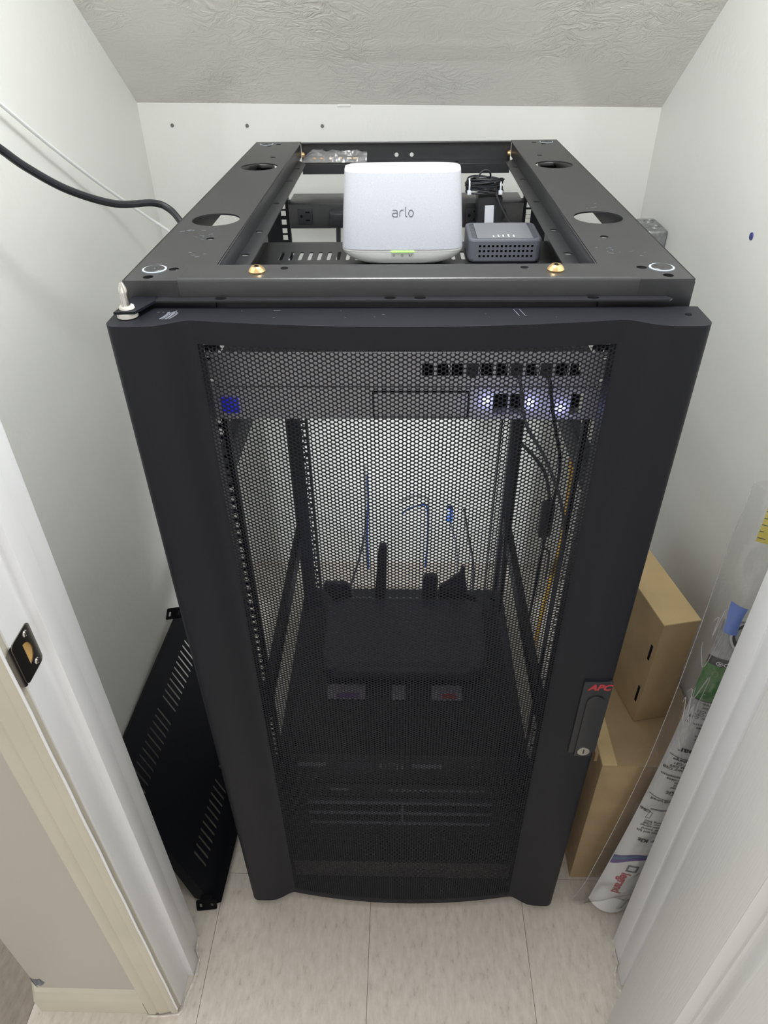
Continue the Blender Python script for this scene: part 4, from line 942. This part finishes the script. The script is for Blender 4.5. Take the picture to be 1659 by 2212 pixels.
# ------------------------------------------------------------------ long package in clear plastic
def sl_left(z): return Vector((0.370+0.1*z+0.016*math.sin(PI*min(max(z, 0)/0.9, 1.0)), -0.046+0.06*z, z))
SW = 0.09
def sp(s, z, off=0.0):
    q = sl_left(z); c = math.sqrt(max(0, 1-(s*0.93)**2))
    n_ = Vector((s*0.75, -1.0, 0.1)).normalized()
    return Vector((q.x+SW/2+SW/2*s, q.y-0.034*(c-0.367), z)) + n_*off
pk = thing('cover_kit_package', 'long grey printed sleeve in clear plastic leaning in the right front corner', 'package', (0.41, -0.05, 0))
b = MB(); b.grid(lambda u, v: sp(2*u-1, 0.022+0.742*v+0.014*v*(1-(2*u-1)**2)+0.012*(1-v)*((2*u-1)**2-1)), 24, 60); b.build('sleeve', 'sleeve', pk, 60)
b = MB(); b.grid(lambda u, v: sp(2*u-1, 0.03+0.71*v, -0.002), 16, 30); b.build('moulding', 'whitegrey', pk, 60)
def patch(name, m, s0, s1, z0, z1, off=0.0006, bend=0.0, nu=20, lab=None):
    b = MB(); b.grid(lambda u, v: sp(s0+(s1-s0)*u, z0+(z1-z0)*v-bend*(1-(s0+(s1-s0)*u)**2), off), nu, 6); o = b.build(name, m, pk, 60)
    if lab: o['label'] = lab
    return o
BD = -0.005
patch('black_band', 'ink', -1, 1, 0.680, 0.695, bend=BD); patch('green_band', 'green', -1, 1, 0.608, 0.6802, bend=BD, lab='green printed band'); patch('dark_line', 'ink', -1, 1, 0.6055, 0.608, bend=BD)
def stext(name, body, size, s0, z0, m, mode=180, off=0.0012, offset=0.0, align='RIGHT', bend=-0.006, space=1.0):
    me_ = text_mesh(body, size, 0.0, offset, align=align, space=space)
    b = MB()
    def f(co):
        if mode == 180: s_ = s0+(-co.x)/(SW/2) if align != 'RIGHT' else s0-co.x/(SW/2); z_ = z0-co.y
        else: s_ = s0+co.y/(SW/2); z_ = z0-co.x
        s_ = max(-0.99, min(0.99, s_))
        return sp(s_, z_-bend*(1-s_*s_), off)
    b.mesh(me_, fn=f); return b.build(name, m, pk, 80)
stext('lettering', 'WIREMOLD\u00ae', 0.0108, -0.80, 0.6855, 'label')['label'] = 'white lettering on the black band'
stext('lettering', 'C210', 0.0185, -0.82, 0.6645, 'greenlight'); stext('lettering', 'E 11', 0.026, -0.80, 0.6375, 'greenlight', offset=0.0004)
blocks = [(0.600, -0.72, 'mente.'), (0.5925, -0.68, 'extruder'), (0.5845, -0.78, 'tor en T CS1'), (0.5775, -0.80, 'dadores CS9'), (0.570, -0.90, 'exterior CS8'), (0.556, -0.92, 'nes el\u00e9ctricos'), (0.5485, -0.60, 'cidades'), (0.5415, -0.48, 'de'), (0.530, -0.52, 'tes'), (0.5225, -0.50, 'er'),
          (0.4685, -0.80, 'tario de rallonge'), (0.460, -0.74, 'courant en T CS1'), (0.4525, -0.80, 'conduits CS9'), (0.445, -0.94, 'coude ext\u00e9rieur CS8'), (0.428, -0.92, 'cordon alimentation'), (0.4205, -0.72, 'blind\u00e9es'), (0.4135, -0.45, 'de'), (0.407, -0.42, 'raccord'), (0.400, -0.50, 'boucher'),
          (0.362, -0.86, 'connected and wired'), (0.303, -0.72, 'a housing box'), (0.297, -0.72, 'elbow cover CS8'), (0.2895, -0.78, 'channel cover'), (0.2815, -0.70, 'plaster board'), (0.2735, -0.80, 'clips and kit')]
for z0, s0, tx in blocks: stext('small_print', tx, 0.0072, s0, z0, 'ink', offset=0.00018)
stext('lettering', 'tapar', 0.0160, -0.78, 0.4925, 'ink', offset=0.0004)
stext('lettering', 'Kit', 0.0135, -0.55, 0.3865, 'ink', offset=0.0004)
def sline(z0, z1, s0, s1, bend):
    b = MB(); b.tube([sp(s0+(s1-s0)*i/16, z0+(z1-z0)*i/16-bend*math.sin(i/16*PI), 0.0010) for i in range(17)], 0.0005, 5); b.build('rule_line', 'ink', pk)
sline(0.478, 0.492, -0.92, 0.3, 0.006); sline(0.372, 0.384, -0.95, 0.3, 0.006)
stext('small_print', 'CS6', 0.0085, -0.985, 0.328, 'ink', offset=0.0003)
b = MB()
b.tube([sp(-0.72, 0.338, 0.001), sp(-0.35, 0.343, 0.001), sp(0.3, 0.352, 0.001)], 0.0016, 5); b.tube([sp(-0.70, 0.331, 0.001), sp(-0.60, 0.330, 0.001), sp(-0.62, 0.315, 0.001), sp(-0.74, 0.312, 0.001)], 0.0006, 5, closed=True)
b.build('line_drawing', 'logo', pk)
stext('lettering', 'Cover Kit', 0.0135, -0.62, 0.249, 'ink', offset=0.0004)
def wave(name, m, a, bnd, off):
    b = MB(); b.grid(lambda u, v: sp(-0.98+1.6*u, 0.166+bnd+0.062*u+0.010*math.sin(PI*(u*1.7))+(v-0.5)*(a*(1-0.75*u)), off), 30, 3); b.build(name, m, pk, 60)
wave('purple_wave', 'purple', 0.026, 0.0, 0.0012); wave('teal_wave', 'teal', 0.009, 0.004, 0.0016)
stext('lettering', 'legrand', 0.0225, -0.36, 0.114, 'red', mode=90, offset=0.0006, align='CENTER', bend=0.0)['label'] = 'red lettering near the bottom'
b = MB()
for s0, s1, z0, z1 in ((-0.45, -0.02, 0.154, 0.1575), (-0.45, -0.02, 0.170, 0.1735), (-0.45, -0.38, 0.154, 0.1735), (-0.10, -0.02, 0.154, 0.1735)): b.grid(lambda u, v, a=(s0, s1, z0, z1): sp(a[0]+(a[1]-a[0])*u, a[2]+(a[3]-a[2])*v, 0.0012), 4, 2)
b.build('square_logo', 'logo', pk)
# oval product picture near the top
def oval(name, m, r, s0, z0, off, r1=None):
    b = MB(); n = 28; V = []
    for i in range(n):
        a = 2*PI*i/n
        for rr in ((r1 or 0.0), r): V.append(sp(max(-1, min(1.0, s0+rr*math.cos(a)/(SW/2))), min(0.772, z0+rr*1.15*math.sin(a)), off))
    b.add(V, [(2*i, 2*i+1, (2*i+3) % (2*n), (2*i+2) % (2*n)) for i in range(n)]); b.build(name, m, pk, 60)
oval('picture', 'ink', 0.0275, -0.10, 0.748, 0.0008); oval('picture_ring', 'whitegrey', 0.030, -0.10, 0.748, 0.0012, 0.0272)
patch('picture_detail', 'woodprint', -0.30, 0.25, 0.757, 0.771, 0.0014, nu=6); patch('picture_detail', 'orangeprint', -0.25, 0.15, 0.728, 0.748, 0.0014, nu=6); patch('picture_detail', 'logo', -0.52, -0.38, 0.735, 0.755, 0.0014, nu=3)
# clear bag
def bagw(z): return 0.020+0.02*max(0, z-0.45)+0.010*max(0, 1-z/0.06)
def bagp(u, v, front):
    z_ = -0.0+0.985*v; q = sl_left(max(z_, 0.0)); bw = bagw(z_)
    s_ = 2*u-1; c = math.sqrt(max(0, 1-s_*s_))
    wob = 0.006*math.sin(23*z_+5*s_)+0.005*math.sin(47*z_-9*s_+1.3)+0.004*math.sin(71*z_+3*s_)
    dep = (0.050 if front else -0.010)*c*(min(1, 6*v+0.12))
    return Vector((q.x+SW/2+(SW/2+bw)*s_, q.y-dep-(wob*c if front else 0.3*wob*c)+0.004, max(0.0015, z_+0.004*math.sin(3*s_))))
b = MB(); b.grid(lambda u, v: bagp(u, v, True), 22, 70); b.grid(lambda u, v: bagp(u, v, False), 12, 30); b.build('plastic_film', 'film', pk, 40)
rs = random.Random(9)
for k_ in range(9):
    u0 = rs.uniform(0.0, 0.10); v0 = rs.uniform(0.55, 0.80); pts = []
    for i in range(5): pts.append(bagp(min(1, max(0, u0+0.020*i+rs.uniform(-0.01, 0.01))), v0+0.012*i*rs.choice((-1, 1)), True)+Vector((-0.001, -0.002, 0)))
    b = MB(); b.tube(pts, [0.0002, 0.0007, 0.0009, 0.0006, 0.0002], 5, smooth=4); b.build('film_crease', 'crease', pk)
b = MB(); b.tube([bagp(0.0, i/40, True)+Vector((-0.0005, -0.0008, 0)) for i in range(41)], 0.0006, 5); b.build('film_seam', 'crease', pk)
for (u0, u1, v0, v1, dr) in ((0.085, 0.205, 0.785, 0.834, 0.0), (0.30, 0.41, 0.800, 0.862, 0.12)):
    b = MB(); b.grid(lambda u, v, a=(u0, u1, v0, v1, dr): bagp(a[0]+(a[1]-a[0])*u+a[4]*v, a[2]+(a[3]-a[2])*v, True)+Vector((-0.0008, -0.0016, 0)), 5, 8); b.build('tape_strip', 'bluetape', pk)['label'] = 'blue tape strip'
# yellow rule at the frame's edge
yr = thing('yellow_rule', 'yellow rule with black tick marks by the top of the clear package', 'ruler', (0.52, 0.06, 0.8))
ym = basis((0.503, 0.074, 0.845), Vector((0.88, -0.47, 0)).normalized(), Vector((0.08, 0.15, 0.98)).normalized(), Vector((0.88, -0.47, 0)).normalized().cross(Vector((0.08, 0.15, 0.98)).normalized()))
b = MB(); b.box(0.0, 0.032, 0.0, 0.30, -0.001, 0.001, 0, ym); b.build('blade', 'ruler', yr)
b = MB()
for i in range(28): b.box(0.0004, 0.006 if i % 2 else 0.011, 0.006+0.0104*i, 0.0072+0.0104*i, 0.0009, 0.0014, 0, ym)
b.build('tick_marks', 'ink', yr)
bpy.context.view_layer.update()
